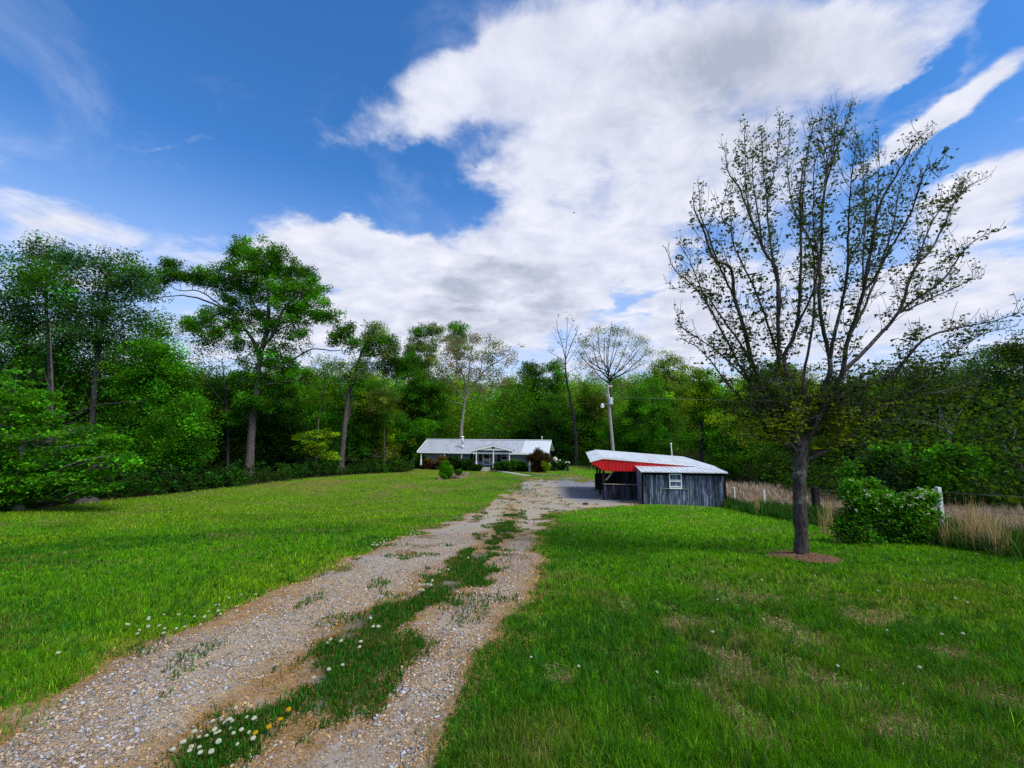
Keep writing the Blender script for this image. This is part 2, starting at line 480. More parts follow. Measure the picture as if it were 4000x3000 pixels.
def drive_color(X, Y):
    tr = fbm(X * .8, Y * .35, 4, 51)
    c = np.tile(np.array([[.40, .285, .145]]), (len(X), 1))
    c = lerp(c, [.31, .30, .30], sstep(.50, .62, tr) * .8)
    c = lerp(c, [.30, .165, .05], sstep(.5, .68, fbm(X * 1.3, Y * 1.1, 4, 52)) * sstep(14, 6, Y) * .75)
    c = lerp(c, [.42, .30, .16], sstep(10, 20, Y) * sstep(34, 26, Y) * .6)
    tk = track(X, Y)
    c = lerp(c, [.40, .345, .265], tk * sstep(24, 12, Y) * (.45 + .5 * sstep(.4, .6, fbm(X * 1.9, Y * .7, 4, 57))))
    c = lerp(c, [.44, .40, .33], tk * sstep(12, 18, Y) * .5)
    # grey stone spread by the carport, brown weeds toward the upper end
    c = lerp(c, [.22, .235, .28], sstep(3.2, 5.0, X) * sstep(27, 29.5, Y) * .95)
    c = lerp(c, [.15, .15, .06], sstep(.5, .64, fbm(X * .9, Y * .5, 4, 53)) * sstep(28, 36, Y) * .7)
    c = lerp(c, [.055, .065, .016], sstep(-.25, .15, strip_sd(X, Y)) * .9)
    e = drive_sd(X, Y)
    c = lerp(c, [.27, .13, .035], sstep(.55, .05, e) * .75 * sstep(26, 18, Y))
    ss = strip_sd(X, Y); c = lerp(c, [.26, .13, .03], sstep(-.45, -.05, ss) * sstep(.35, .0, ss) * .8)
    return c
def mat_drive():
    m, nt, out = newmat('gravel')
    a = N(nt, 'Attribute', attribute_name='tint')
    v = N(nt, 'TexVoronoi'); v.inputs['Scale'].default_value = 34; nt.links.new(coord(nt), v.inputs['Vector'])
    v2 = N(nt, 'TexVoronoi'); v2.inputs['Scale'].default_value = 85; nt.links.new(coord(nt), v2.inputs['Vector'])
    n1 = noise(nt, 5, 6, .7, coord(nt)); n2 = noise(nt, 60, 4, .7, coord(nt))
    hs = N(nt, 'HueSaturation'); hs.inputs['Saturation'].default_value = .12; hs.inputs['Value'].default_value = .62
    nt.links.new(v.outputs['Color'], hs.inputs['Color'])
    c = mix(nt, ramp(nt, n1, [(.42, (0,)*3), (.58, (.75,)*3)]), a.outputs['Color'], hs.outputs[0])
    c = mix(nt, .35, a.outputs['Color'], c)
    c = mix(nt, .75, c, ramp(nt, v2.outputs['Distance'], [(.0, (1.25,)*3), (.6, (.5,)*3)]), 'MULTIPLY')
    c = mix(nt, .6, c, ramp(nt, n2, [(.3, (.5,)*3), (.7, (1.45,)*3)]), 'MULTIPLY')
    bsdf(nt, out, c, .95, .12, bump=v.outputs['Distance'], bs=-.6, bd=.02); return m
drive = mkmesh('driveway', dxy, Fd, mat_drive(), drive_color(dxy[:, 0], dxy[:, 1]), True)
tag(drive, 'worn gravel driveway with two wheel tracks', None, None, 'structure')

def ysample(n, y0, y1, k):
    e = 1 - k; r = rng.random(n)
    return (y0**e + r * (y1**e - y0**e)) ** (1 / e)

# loose stones on the driveway
def stones(n):
    Y = ysample(n, 1.2, 13, 1.25); X = XL(Y) + (XR(Y) - XL(Y)) * rng.uniform(-.02, 1.02, n)
    ok = (drive_sd(X, Y) > .12) & (strip_sd(X, Y) < -.05 + .1 * rng.random(n)) & (fbm(X * 1.2, Y * .8, 4, 71) > .36 + .34 * rng.random(n) - .16 * track(X, Y))
    X, Y = X[ok], Y[ok]; n = len(X)
    s = rng.gamma(2.2, .0022, n) + .003; s = np.minimum(s, .02) * (1 + .03 * Y)
    base = np.array([[1,0,0],[-1,0,0],[0,1,0],[0,-1,0],[0,0,1],[0,0,-1]], float)
    Vv = base[None] * s[:, None, None] * rng.uniform(.6, 1.25, (n, 6, 1)) * np.array([1.25, 1, .42])
    Vv = Vv + rng.normal(0, .12, Vv.shape) * s[:, None, None]
    a = rng.uniform(0, 6.28, n); ca, sa = np.cos(a)[:, None], np.sin(a)[:, None]
    x = Vv[..., 0] * ca - Vv[..., 1] * sa; y = Vv[..., 0] * sa + Vv[..., 1] * ca
    P = np.stack([x + X[:, None], y + Y[:, None], Vv[..., 2] + (H(X, Y) + .012 + s * .25)[:, None]], -1)
    f = np.array([[0,2,4],[2,1,4],[1,3,4],[3,0,4],[2,0,5],[1,2,5],[3,1,5],[0,3,5]])
    Fc = (f[None] + (np.arange(n) * 6)[:, None, None]).reshape(-1, 3)
    g = rng.uniform(.14, .48, n)[:, None] * np.where(rng.random(n)[:, None] < .58, [[1.15, .86, .58]], [[.98, .97, 1.02]])
    return mkmesh('gravel', P.reshape(-1, 3), Fc, mat_tint('stone', .85, .2, 40, .3), np.repeat(g, 6, 0))
tag(stones(95000), 'loose pale limestone gravel lying in the wheel tracks', 'gravel', None, 'stuff')

# ------------------------------------------------------------------ grass blades
def blades(name, X, Y, h, w, col, mat, lean=.45, zoff=0., lie=0.):
    n = len(X); Z = H(X, Y) + zoff
    a = rng.uniform(0, 2*np.pi, n); d = np.stack([np.cos(a), np.sin(a), 0*a], 1); p = np.stack([-np.sin(a), np.cos(a), 0*a], 1)
    b = rng.uniform(0, 2*np.pi, n); l = np.abs(rng.normal(0, lean, n)) + lie; l = np.minimum(l, 1.45)
    L = np.stack([np.cos(b) * np.sin(l), np.sin(b) * np.sin(l), np.cos(l)], 1)
    l2 = np.minimum(l * 1.9, 1.52); L2 = np.stack([np.cos(b) * np.sin(l2), np.sin(b) * np.sin(l2), np.cos(l2)], 1)
    B = np.stack([X, Y, Z], 1); h = h[:, None]; w = w[:, None]
    mid = B + L * h * .55; tip = mid + L2 * h * .5
    V = np.stack([B - p*w*.5, B + p*w*.5, mid + p*w*.4, mid - p*w*.4, tip], 1)
    f4 = np.arange(n) * 5
    F3 = np.concatenate([np.stack([f4, f4+1, f4+2], 1), np.stack([f4, f4+2, f4+3], 1), np.stack([f4+3, f4+2, f4+4], 1)])
    return mkmesh(name, V.reshape(-1, 3), F3, mat, np.repeat(np.clip(col, .003, .8), 5, 0))

def house_clear(X, Y):
    return ~((X > -14) & (X < 5.6) & (Y > 54.6 - .21 * X) )

MAPLE = G(3130, 2180)
BED = (-8.0, -4.9, 44.0, 49.0)
def lawn(n):
    Y = ysample(n, 1.15, 58, 1.5); X = rng.uniform(-1, 1, n) * (1.32 * Y + 1.6)
    ok = (X > XE(Y) - .2) & (X < XF(Y) + .4 * rng.random(n)) & (drive_sd(X, Y) < -.02 + .12 * rng.normal(size=n)) & house_clear(X, Y)
    ok &= (np.hypot(X - MAPLE[0], (Y - MAPLE[1])) > .5 + .1 * rng.normal(size=n))
    ok &= ~((X > 7.9) & (X < 13.4) & (Y > 25.9) & (Y < 40)) & (X < 19 + .25 * (Y - 40) + 30 * (Y < 40))
    sm = straw_mask(X, Y)
    ok &= rng.random(n) > sm * .72
    ok &= rng.random(n) < .55 + .9 * fbm(X * 1.9, Y * 1.9, 3, 81)
    X, Y, sm = X[ok], Y[ok], sm[ok]; n = len(X)
    tuft = sstep(.45, .75, fbm(X * 2.3, Y * 2.3, 3, 82))
    h = (.035 + .05 * tuft + .025 * rng.random(n)) * (1 + .5 * sstep(4.5, 2, Y) * (X > .5)) * (.8 + .035 * np.minimum(Y, 14))
    w = np.maximum(.0042, .00155 * Y) * rng.uniform(.7, 1.25, n)
    c = lawn_color(X, Y) * np.array([[1.12, 1.15, .9]]) * rng.lognormal(.12, .36, n)[:, None]
    dead = rng.random(n) < .035 + .45 * sm
    c = np.where(dead[:, None], np.array([[.27, .20, .09]]) * rng.uniform(.6, 1.2, n)[:, None], c)
    yl = rng.random(n) < .1
    c = np.where((yl & ~dead)[:, None], c * np.array([[1.9, 1.35, .9]]), c)
    return blades('lawn_grass', X, Y, h, w, c, M['grass'], .5)
_lawn = lawn
def tufts(n):
    Y = ysample(n, 1.4, 12, 1.5); X = rng.uniform(-1, 1, n) * (1.3 * Y + 1)
    ok = (X > XE(Y)) & (X < XF(Y)) & (drive_sd(X, Y) < -.06) & (np.hypot(X - MAPLE[0], Y - MAPLE[1]) > .75) & (rng.random(n) < .3 + fbm(X * .9, Y * .9, 3, 83)) & (straw_mask(X, Y) < .6)
    X, Y = X[ok], Y[ok]; n = len(X); k = 15
    hs = rng.uniform(.05, .115, n) * (1 + .3 * (X > .4) * (Y < 4.5)); kind = rng.random(n)
    c = np.where((kind < .45)[:, None], [[.020, .115, .012]], np.where((kind < .75)[:, None], [[.085, .22, .008]], [[.030, .12, .004]])) * rng.lognormal(.1, .25, n)[:, None]
    rep = lambda a: np.repeat(a, k, 0)
    Xr = rep(X) + rng.normal(0, .018, n*k); Yr = rep(Y) + rng.normal(0, .018, n*k)
    return blades('grass_tufts', Xr, Yr, rep(hs) * rng.uniform(.55, 1.15, n*k), np.maximum(.0045, .0013 * Yr) * rng.uniform(.8, 1.3, n*k), rep(c) * rng.lognormal(0, .25, n*k)[:, None], M['grass'], .55)
tag(tufts(14000), 'taller clumps of green grass standing out of the lawn', 'grass', None, 'stuff')
tag(lawn(900000), 'mown green lawn grass with yellow and straw patches', 'grass', None, 'stuff')

def strip(n):
    Y = ysample(n, 1.15, 22, 1.35); X = XS1(Y) - .5 + (XS2(Y) - XS1(Y) + 1.) * rng.random(n)
    sd = strip_sd(X, Y)
    ok = (sd > .0 + .05 * rng.normal(size=n)) & (rng.random(n) < sstep(.34, .52, fbm(X * 3.1, Y * 1.8, 4, 91)))
    # stray tufts on the tracks
    n2 = n // 3; Y2 = ysample(n2, 1.3, 44, 1.15); X2 = XL(Y2) + (XR(Y2) - XL(Y2)) * rng.random(n2)
    ok2 = (fbm(X2 * 2.1, Y2 * 1.3, 4, 92) > .645 - .05 * sstep(22, 34, Y2)) & ~((X2 > 3.6) & (Y2 > 27.5))
    X = np.concatenate([X[ok], X2[ok2]]); Y = np.concatenate([Y[ok], Y2[ok2]]); n = len(X)
    h = (.03 + .05 * rng.random(n)) * (.85 + .03 * np.minimum(Y, 14)); w = np.maximum(.008, .0022 * Y) * rng.uniform(.7, 1.4, n)
    c = np.array([[.020, .098, .006]]) * rng.lognormal(.0, .4, n)[:, None] * rng.uniform(.85, 1.2, (n, 3))
    c = lerp(c, [.09, .12, .015], sstep(.5, .75, fbm(X * 2, Y * 2, 3, 93)) * .7)
    d = rng.random(n) < .1
    c = np.where(d[:, None], np.array([[.25, .15, .05]]) * rng.uniform(.5, 1.2, n)[:, None], c)
    return blades('track_weeds', X, Y, h, w, c, M['grass'], .8)
tag(strip(240000), 'dark green weeds growing between and beside the wheel tracks', 'weeds', None, 'stuff')

def straw(n):
    Y = ysample(n, 1.15, 13, 1.5); X = XL(Y) - .3 + (XR(Y) - XL(Y) + .6) * rng.random(n)
    ok = (drive_sd(X, Y) > -.3) & (rng.random(n) < .10 + 1.3 * sstep(.47, .62, fbm(X * 2.6, Y * 2.2, 5, 52)) + sstep(.3, 0, np.abs(drive_sd(X, Y) - .1)) * .5 + .6 * sstep(.2, 0, np.abs(strip_sd(X, Y) + .1))) & (strip_sd(X, Y) < .12 + .2 * rng.random(n) ** 2) & (rng.random(n) > .45 * track(X, Y))
    n2 = n // 3; Y2 = ysample(n2, 1.2, 11, 1.3); X2 = rng.uniform(-.1, 1.3, n2) * Y2 + .4
    ok2 = rng.random(n2) < straw_mask(X2, Y2) * .9
    X = np.concatenate([X[ok], X2[ok2]]); Y = np.concatenate([Y[ok], Y2[ok2]]); n = len(X)
    g = np.concatenate([np.zeros(ok.sum()), np.ones(ok2.sum())])[:, None]
    c = np.array([[.40, .235, .085]]) * (1 - g) + np.array([[.34, .25, .17]]) * g
    c = c * rng.lognormal(-.1, .4, n)[:, None]
    return blades('straw_litter', X, Y, .018 + .032 * rng.random(n), np.maximum(.004, .0014 * Y) * rng.uniform(.7, 1.3, n), c, M['dry'], .3, .01, 1.0)
tag(straw(130000), 'dry tan straw and dead grass litter on the driveway and lawn', 'straw', None, 'stuff')
# ------------------------------------------------------------------ house
def local_hit(root_loc, rz, px, py, d):
    """pixel -> (x, z) on the local plane y = d of a frame at root_loc turned by rz"""
    b = np.array([-math.sin(rz), math.cos(rz), 0]); a = np.array([math.cos(rz), math.sin(rz), 0])
    r_ = ray(px, py); o = np.array([0, 0, CAMZ]); q = np.array(root_loc) + b * d
    t = ((q - o) @ b) / (r_ @ b); p = o + r_ * t - np.array(root_loc)
    return p @ a, p[2]

def place(px, py, Y): return W(px, py, Y)

HZ0 = -4.78
HRZ = R(-12)
HLOC = (-13.1, 59.0, HZ0)
house = thing('house', HLOC, 'long low pale blue house with a grey metal roof and white porch gable', 'house', None, HRZ)
hp = lambda px, py, d=0.: local_hit(HLOC, HRZ, px, py, d)
HWID = 18.2
def hcol(z): return z
ez = 2.44; rzd = 3.3; rgz = 3.95
b = MB()
b.box(.55, HWID - .55, 1.75, 6.6, .25, 2.55)
b.prismx([(1.75, 2.55), (6.6, 2.55), (rzd, 3.72)], .56, HWID - .56)
b.build('wall', M['siding'], house)
MB().box(.6, HWID - .6, 1.8, 6.55, -.5, .25).build('foundation', M['dark'], house)
MB().box(.35, HWID - .4, .12, 1.75, .42, .56).box(.35, HWID - .4, .14, .18, -.4, .42).build('porch_deck', M['dark'], house)
# main roof: two slopes with standing ribs
b = MB()
th = .09
b.prismx([(0, ez), (rzd, rgz), (rzd, rgz - th), (0, ez - th)], 0, HWID)
b.prismx([(6.9, ez - .05), (6.9, ez - .05 - th), (rzd + .003, rgz - th), (rzd + .003, rgz)], 0, HWID)
for i in range(1, 39):
    x = i * HWID / 39
    b.bar((x, .02, ez + .012), (x, rzd - .1, rgz - .035), .035, .03)
b.build('roof', M['roof_house'], house)
b = MB()
b.box(-.02, HWID + .02, -.035, -.002, ez - .2, ez + .03)
b.box(-.02, HWID + .02, rzd - .13, rzd + .13, rgz + .012, rgz + .085)
for x in (-.05, HWID + .004):
    b.prismx([(-.03, ez + .03), (rzd, rgz + .04), (rzd, rgz - .14), (-.03, ez - .17)], x, x + .045)
b.build('fascia', M['white'], house)

def zx(px, d=0.): return hp(px, 1770, d)[0]
def zz(py, d=0., px=1900): return hp(px, py, d)[1]
# porch gable: peak 1200/265, eaves 925..1470 in the house crop
gx0, gx1 = zx(1847.5, -.3), zx(2005.5, -.3); gpx = zx(1927, -.3)
gez = zz(1754.5, -.3); gpz = zz(1736, -.3)
b = MB()
for (xa, za, xb, zb) in ((gx0, gez, gpx, gpz), (gpx, gpz, gx1, gez)):
    b.prism([(xa, za), (xb, zb), (xb, zb - .07), (xa, za - .07)], -.35, 2.9)
b.build('porch_roof', M['roof_house'], house)
MB().box(gpx - .16, gpx + .16, -.3, 2.9, gpz - .03, gpz + .025).build('ridge_cap', M['galv'], house)
ix0, ix1 = zx(1862, -.3), zx(1989.5, -.3)
bz = zz(1755.5, -.3)
b = MB(); b.prism([(gx0 + .3, bz), (gx1 - .3, bz), (gpx, gpz - .08)], -.26, -.2); b.build('gable_panel', M['siding'], house)
b = MB()
b.box(gx0 + .05, gx1 - .05, -.3, -.262, bz - .12, bz + .10)
for (xa, za, xb, zb) in ((gx0, gez, gpx, gpz), (gpx, gpz, gx1, gez)):
    b.prism([(xa, za - .06), (xb, zb - .06), (xb, zb - .30), (xa, za - .30)], -.36, -.31)
for xa in (gx0 + .02, gx1 - .14):
    b.box(xa, xa + .12, -.34, -.265, ez - .2, gez - .06)
for xa, xb in ((gx0 + .05, ix0), (ix1, gx1 - .05)):
    b.box(xa + .1, xb - .02, -.32, -.27, ez - .2, ez - .06)
b.build('gable_trim', M['white'], house)
# star
sxp, szp = hp(1926.5, 1746.5, -.31)
b = MB(); pts = []
for k in range(10):
    r_ = .40 if k % 2 == 0 else .155; a = math.pi / 2 + k * math.pi / 5
    pts.append((sxp + r_ * math.cos(a), -.30, szp + r_ * math.sin(a)))
b.add(pts + [(sxp, -.40, szp), (sxp, -.28, szp)], [(k, (k+1) % 10, 10) for k in range(10)] + [((k+1) % 10, k, 11) for k in range(10)])
b.build('star', M['rust'], house)
# posts
def post(px, d, z0, z1, w=.11, flare=True):
    x = zx(px, d); b = MB()
    b.box(x - w/2, x + w/2, d - w/2, d + w/2, z0 + .75 if flare else z0, z1)
    if flare:
        b.box(x - w*.8, x + w*.8, d - w*.8, d + w*.8, z0, z0 + .75)
    return b.build('post', M['white'], house)
for px in (1645.5, 1737.5, 1803.2): post(px, .12, .56, ez - .171)
for px in (1861, 1927.5, 1990): post(px, -.2, .40, bz - .101, .12)
post(2069, .12, .56, ez - .171); post(2131, .12, .56, ez - .171)
# door wall (front wall plane at d = 1.75)
WD = 1.75
def rect(pxa, pya, pxb, pyb, d=WD):
    x0, z1 = hp(pxa, pya, d); x1, z0 = hp(pxb, pyb, d); return x0, x1, z0, z1
def window(pxa, pya, pxb, pyb, rail=.5, mull=False, name='window'):
    x0, x1, z0, z1 = rect(pxa, pya, pxb, pyb); t = .07; y = WD - .06
    b = MB(); b.box(x0, x1, y, y + .05, z0, z0 + t).box(x0, x1, y, y + .05, z1 - t, z1)
    b.box(x0, x0 + t, y, y + .05, z0 + t, z1 - t).box(x1 - t, x1, y, y + .05, z0 + t, z1 - t)
    zr = z0 + (z1 - z0) * rail; b.box(x0 + t, x1 - t, y, y + .05, zr - .025, zr + .025)
    if mull:
        xm = (x0 + x1) / 2; b.box(xm - .03, xm + .03, y - .004, y + .05, z0 + t, z1 - t)
    f = b.build(name, M['white'], house)
    MB().box(x0 + t, x1 - t, y + .02, y + .035, z0 + t, zr - .025).box(x0 + t, x1 - t, y + .02, y + .035, zr + .025, z1 - t).build('pane', M['glass'], f)
    return f
window(1849, 1762, 1871, 1803, .56, True)
window(1957.5, 1763, 1981, 1797, .45)
window(1752, 1775, 1765, 1796, .5)
for a_, c_ in ((1837, 1847.8), (1871.8, 1884), (1944, 1956.4)):
    x0, x1, z0, z1 = rect(a_, 1763, c_, 1803); b = MB(); b.box(x0, x1, WD - .05, WD - .004, z0, z1)
    for k in range(14):
        z = z0 + .06 + k * (z1 - z0 - .12) / 13; b.box(x0 + .05, x1 - .05, WD - .064, WD - .0503, z - .02, z + .02)
    b.build('shutter', M['black'], house)
x0, x1, z0, z1 = rect(1888, 1760, 1914.5, 1819.5)
z0 = max(z0, .58)
b = MB(); t = .1; y = WD - .07
b.box(x0 - .08, x0, y, y + .06, z0, z1 + .08).box(x1, x1 + .08, y, y + .06, z0, z1 + .08).box(x0, x1, y, y + .06, z1, z1 + .08)
dr_ = b.build('door', M['white'], house)
b = MB(); zm = z0 + (z1 - z0) * .42; y -= .03
b.box(x0, x0 + t, y, y + .04, z0, z1).box(x1 - t, x1, y, y + .04, z0, z1).box(x0 + t, x1 - t, y, y + .04, z0, z0 + .14).box(x0 + t, x1 - t, y, y + .04, z1 - .1, z1)
b.box(x0 + t, x1 - t, y, y + .04, zm - .06, zm + .08).box(x0 + t, x1 - t, y, y + .04, zm - .24, zm - .16)
for k in range(1, 5):
    xx = x0 + t + (x1 - x0 - 2*t) * k / 5; b.box(xx - .025, xx + .025, y, y + .04, z0 + .14, zm - .24)
b.build('door_leaf', M['white'], dr_)
MB().box(x0 + t, x1 - t, y + .045, y + .055, z0 + .1, z1 - .08).build('pane', M['glass'], dr_)
MB().cyl((x1 - .05, y - .03, zm + .15), (x1 - .05, y - .002, zm + .15), .03).build('handle', M['galv'], dr_)
# front steps
b = MB()
sx0, sx1 = zx(1868, -.3), zx(1914, -.3)
for k in range(3):
    b.box(sx0, sx1, -.35 - .28 * k, .13 - .28 * k if k else .115, -.3, .50 - .17 * k)
b.build('steps', M['conc'], house)
# left side stair with railing
b = MB(); x0 = zx(1620, 1.0); x1 = x0 + 1.0
for k in range(5):
    b.box(x0, x1, .1 + .0 * k - .28 * k + .9, .36 - .28 * k + .9, .46 - .16 * k, .51 - .16 * k)
for xx in (x0 - .045, x1 + .003):
    b.bar((xx + .02, 1.4, .62), (xx + .02, -.25, -.25), .04, .2)
b.build('stairs', M['dark'], house)
b = MB(); b.bar((x0 - .05, 1.2, 1.5), (x0 - .05, -.2, .75), .07, .05).bar((x0 - .05, -.15, -.2), (x0 - .05, -.15, .76), .07).bar((x0 - .05, 1.15, .5), (x0 - .05, 1.15, 1.46), .07)
b.build('handrail', M['timber'], house)
# stove pipe
cx_, _ = hp(1809.5, 1740, 1.4); cz_ = ez + (rgz - ez) * 1.1 / rzd
ctop = hp(1809.5, 1709, 1.1)[1]
b = MB(); b.cyl((cx_, 1.1, cz_ - .12), (cx_, 1.1, cz_ + .42), .27, .14, 16).cyl((cx_, 1.1, cz_ + .42), (cx_, 1.1, ctop), .14, .14, 16)
ch = b.build('stove_pipe', M['galv'], house, True)
MB().cyl((cx_, 1.1, ctop), (cx_, 1.1, ctop + .05), .1, .1, 12).cyl((cx_, 1.1, ctop + .051), (cx_, 1.1, ctop + .10), .23, .23, 16).cyl((cx_, 1.1, ctop + .101), (cx_, 1.1, ctop + .19), .23, .1, 16).build('rain_cap', M['white'], ch)
vx, _ = hp(2117, 1715, 3.9)
MB().cyl((vx, 3.9, rgz - .4), (vx, 3.9, rgz + .45), .06).cyl((vx, 3.9, rgz + .451), (vx, 3.9, rgz + .55), .12, .10).build('vent_pipe', M['whitewood'], house)

# slatted chair on the porch, wreath, bin
x_, z_ = hp(1937, 1815, .9); pl = house.matrix_basis
def hworld(x, y, z):
    c, s = math.cos(HRZ), math.sin(HRZ); return (HLOC[0] + x*c - y*s, HLOC[1] + x*s + y*c, HLOC[2] + z)
chair = thing('porch_chair', hworld(x_, .9, .565), 'dark slatted porch chair beside the screen door', 'chair', None, HRZ)
b = MB(); b.box(-.25, .25, -.25, .25, .40, .44); b.build('seat', M['black'], chair)
b = MB()
for k in range(5): b.box(-.25, .25, .22 + .02*k, .24 + .02*k, .5 + .1*k, .56 + .1*k)
b.box(-.25, -.21, .2, .33, .44, 1.0).box(.21, .25, .2, .33, .44, 1.0).build('backrest', M['black'], chair)
for sx_ in (-.23, .19):
    for sy_ in (-.23, .19): MB().box(sx_, sx_ + .04, sy_, sy_ + .04, 0, .40).build('leg', M['black'], chair)
x_, z_ = hp(1922, 1780, WD - .1)
b = Tubes(); a = np.linspace(0, 2*np.pi, 25)
b.add(np.stack([.26*np.cos(a), 0*a, .33*np.sin(a)], 1), .06 + .015*np.sin(a*9), 6)
wr = b.build('wreath', M['rust']); wr.location = hworld(x_, WD - .11, z_); wr.rotation_euler = (0, 0, HRZ)
tag(wr, 'dark red wreath hanging on the wall beside the front door', 'wreath')
x_, z_ = hp(2072.5, 1830, -.2)
bn = thing('storage_bin', hworld(x_, -.5, hz(*hworld(x_, -.5, 0)[:2]) - HZ0), 'pale blue grey bin standing below the right porch post', 'bin', None, HRZ)
MB().cyl((0, 0, 0), (0, 0, .75), .22, .26, 14).build('body', M['galv'], bn); MB().cyl((0, 0, .751), (0, 0, .80), .28, .26, 14).build('lid', M['galv'], bn)

# satellite dish
p = W(2171, 1797, 59.5); g = hz(p[0], p[1])
sd_ = thing('satellite_dish', (p[0], p[1], g), 'grey satellite dish on a mast beside the house', 'satellite dish')
b = MB(); rr = [0, .15, .3, .42]; V = [(0, .10, 0)]; Fc = []
for k, r_ in enumerate(rr[1:]):
    for i in range(20):
        a = i * math.pi / 10; V.append((r_ * math.cos(a), .10 - .55 * r_ * r_, r_ * 1.1 * math.sin(a)))
for i in range(20): Fc.append((0, 1 + i, 1 + (i + 1) % 20))
for k in range(2):
    for i in range(20): Fc.append((1 + 20*k + i, 21 + 20*k + i, 21 + 20*k + (i+1) % 20, 1 + 20*k + (i+1) % 20))
ds = mkmesh('reflector', V, Fc, M['galv'], None, True, sd_); ds.location = (0, 0, p[2] - g); ds.rotation_euler = (R(-20), 0, R(38))
md = ds.modifiers.new('s', 'SOLIDIFY'); md.thickness = .02
MB().cyl((0, .13, 0), (0, .13, p[2] - g + .05), .035).build('mast', M['galv'], sd_)
b = MB(); b.bar((.1, 0, p[2]-g-.35), (.52, -.45, p[2]-g+.02), .03).box(.45, .62, -.55, -.4, p[2]-g-.03, p[2]-g+.12); b.build('feed_arm', M['white'], sd_)

p = W(2217, 1846, 56.5)
fx_ = thing('yard_pump', (p[0], p[1], hz(p[0], p[1])), 'dark waist high yard pump with a pale curved cap at the lawn edge', 'pump')
MB().box(-.22, .22, -.2, .2, 0, .15).cyl((0, 0, .15), (0, 0, .95), .17, .14, 12).box(-.2, .2, -.12, .12, .55, .7).build('body', M['black'], fx_)
a = np.linspace(0, np.pi, 9); tb = Tubes(); tb.add(np.stack([.28*np.cos(a), 0*a, .98 + .2*np.sin(a)], 1), np.full(9, .06), 8); tb.build('cap', M['whitewood'], fx_)

# flower bed with timber edging
bz_ = [G(1712, 1873), G(1817, 1866), G(1827, 1849.5), G(1762, 1853)]
c0 = np.mean(bz_, axis=0)
bed = thing('flower_bed', tuple(c0), 'raised flower bed edged with weathered timbers in the front yard', 'flower bed')
P = np.array(bz_) - c0
nn = 14; uu = np.linspace(0, 1, nn)
V = np.array([[(P[0]*(1-s) + P[1]*s)*(1-t) + (P[3]*(1-s) + P[2]*s)*t for s in uu] for t in uu]).reshape(-1, 3)
V[:, 2] = H(V[:, 0] + c0[0], V[:, 1] + c0[1]) - c0[2] + .05 + .05 * rng.random(len(V))
ii = np.arange(nn*nn).reshape(nn, nn)
mkmesh('soil', V, np.stack([ii[:-1,:-1], ii[:-1,1:], ii[1:,1:], ii[1:,:-1]], -1).reshape(-1, 4), M['mulch'], None, True, bed)
for i, j in ((0, 1), (1, 2), (2, 3), (3, 0)):
    MB().bar(P[i] + np.array([0, 0, .06]), P[j] + np.array([0, 0, .06]), .14, .2).build('timber', M['timber'], bed)

# concrete walk and landscape timber
wl = [G(px, py) for px, py in ((1905, 1836), (1935, 1839), (1985, 1846.5), (2035, 1855), (2069, 1860.5))]
wl = catmull(wl, 40); d_ = np.gradient(wl, axis=0); nrm = np.stack([-d_[:, 1], d_[:, 0], 0*d_[:, 0]], 1); nrm /= np.linalg.norm(nrm, axis=1)[:, None]
V = np.stack([wl - nrm*.42, wl + nrm*.42], 1); V[..., 2] = H(V[..., 0], V[..., 1]) + .05
top = V.reshape(-1, 3); n = len(wl); k = np.arange(n - 1) * 2
low = top - np.array([0, 0, .25]); allv = np.vstack([top, low]); o = 2 * n
Fc = np.vstack([np.stack([k, k+2, k+3, k+1], 1), np.stack([k, k+o, k+2+o, k+2], 1), np.stack([k+1, k+3, k+3+o, k+1+o], 1)])
tag(mkmesh('path', allv, Fc, M['conc']), 'narrow concrete walk from the front steps to the driveway', None, None, 'structure')
p, q = G(2088, 1857.5), G(2192, 1861)
lt = MB().bar((0, 0, .06), tuple(q - p + np.array([0, 0, .06])), .16, .18).build('landscape_timber', M['timber']); lt.location = tuple(p)
tag(lt, 'weathered timber lying on the grass above the driveway end', 'timber')

# ------------------------------------------------------------------ carport with plank shed
SRZ = R(-8); SLOC = (8.2, 27.0, -3.45)
port = thing('carport_shed', SLOC, 'red gabled carport joined to a weathered plank shed', 'carport', None, SRZ)
sp = lambda px, py, d: local_hit(SLOC, SRZ, px, py, d)
def planks(name, x0, x1, y, z0, z1, n, axis='x', thick=.03, bright=1., parent=port, face=-1, skew=0.):
    b = MB(); e = np.sort(rng.uniform(-.15, .15, n + 1)) * 0 + np.arange(n + 1) + rng.uniform(-.18, .18, n + 1)
    e = x0 + (e - e[0]) / (e[-1] - e[0]) * (x1 - x0)
    for i in range(n):
        g = rng.uniform(.45, 1.75) * bright; cc = (g * rng.uniform(.92, 1.08), g, g * rng.uniform(.95, 1.1))
        o = rng.uniform(0, .012); zt = z1 - rng.uniform(0, .015); zb = z0 + rng.uniform(-.02, .05)
        a0, a1 = e[i] + .007, e[i+1] - .007
        if axis == 'x': b.box(a0, a1, y - thick - o, y, zb, zt, cc)
        else: b.box(y - thick - o, y, a0, a1, zb, zt, cc)
    return b.build(name, M['plank'], parent, tint=True)
SW = sp(2833, 1980, 0)[0]
fz = 2.0
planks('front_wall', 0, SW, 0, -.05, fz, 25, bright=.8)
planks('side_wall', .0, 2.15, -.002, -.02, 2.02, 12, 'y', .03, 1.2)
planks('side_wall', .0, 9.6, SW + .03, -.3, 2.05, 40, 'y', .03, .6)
MB().box(.002, SW - .003, .004, .03, -.1, 1.98).build('lining', M['dark'], port)
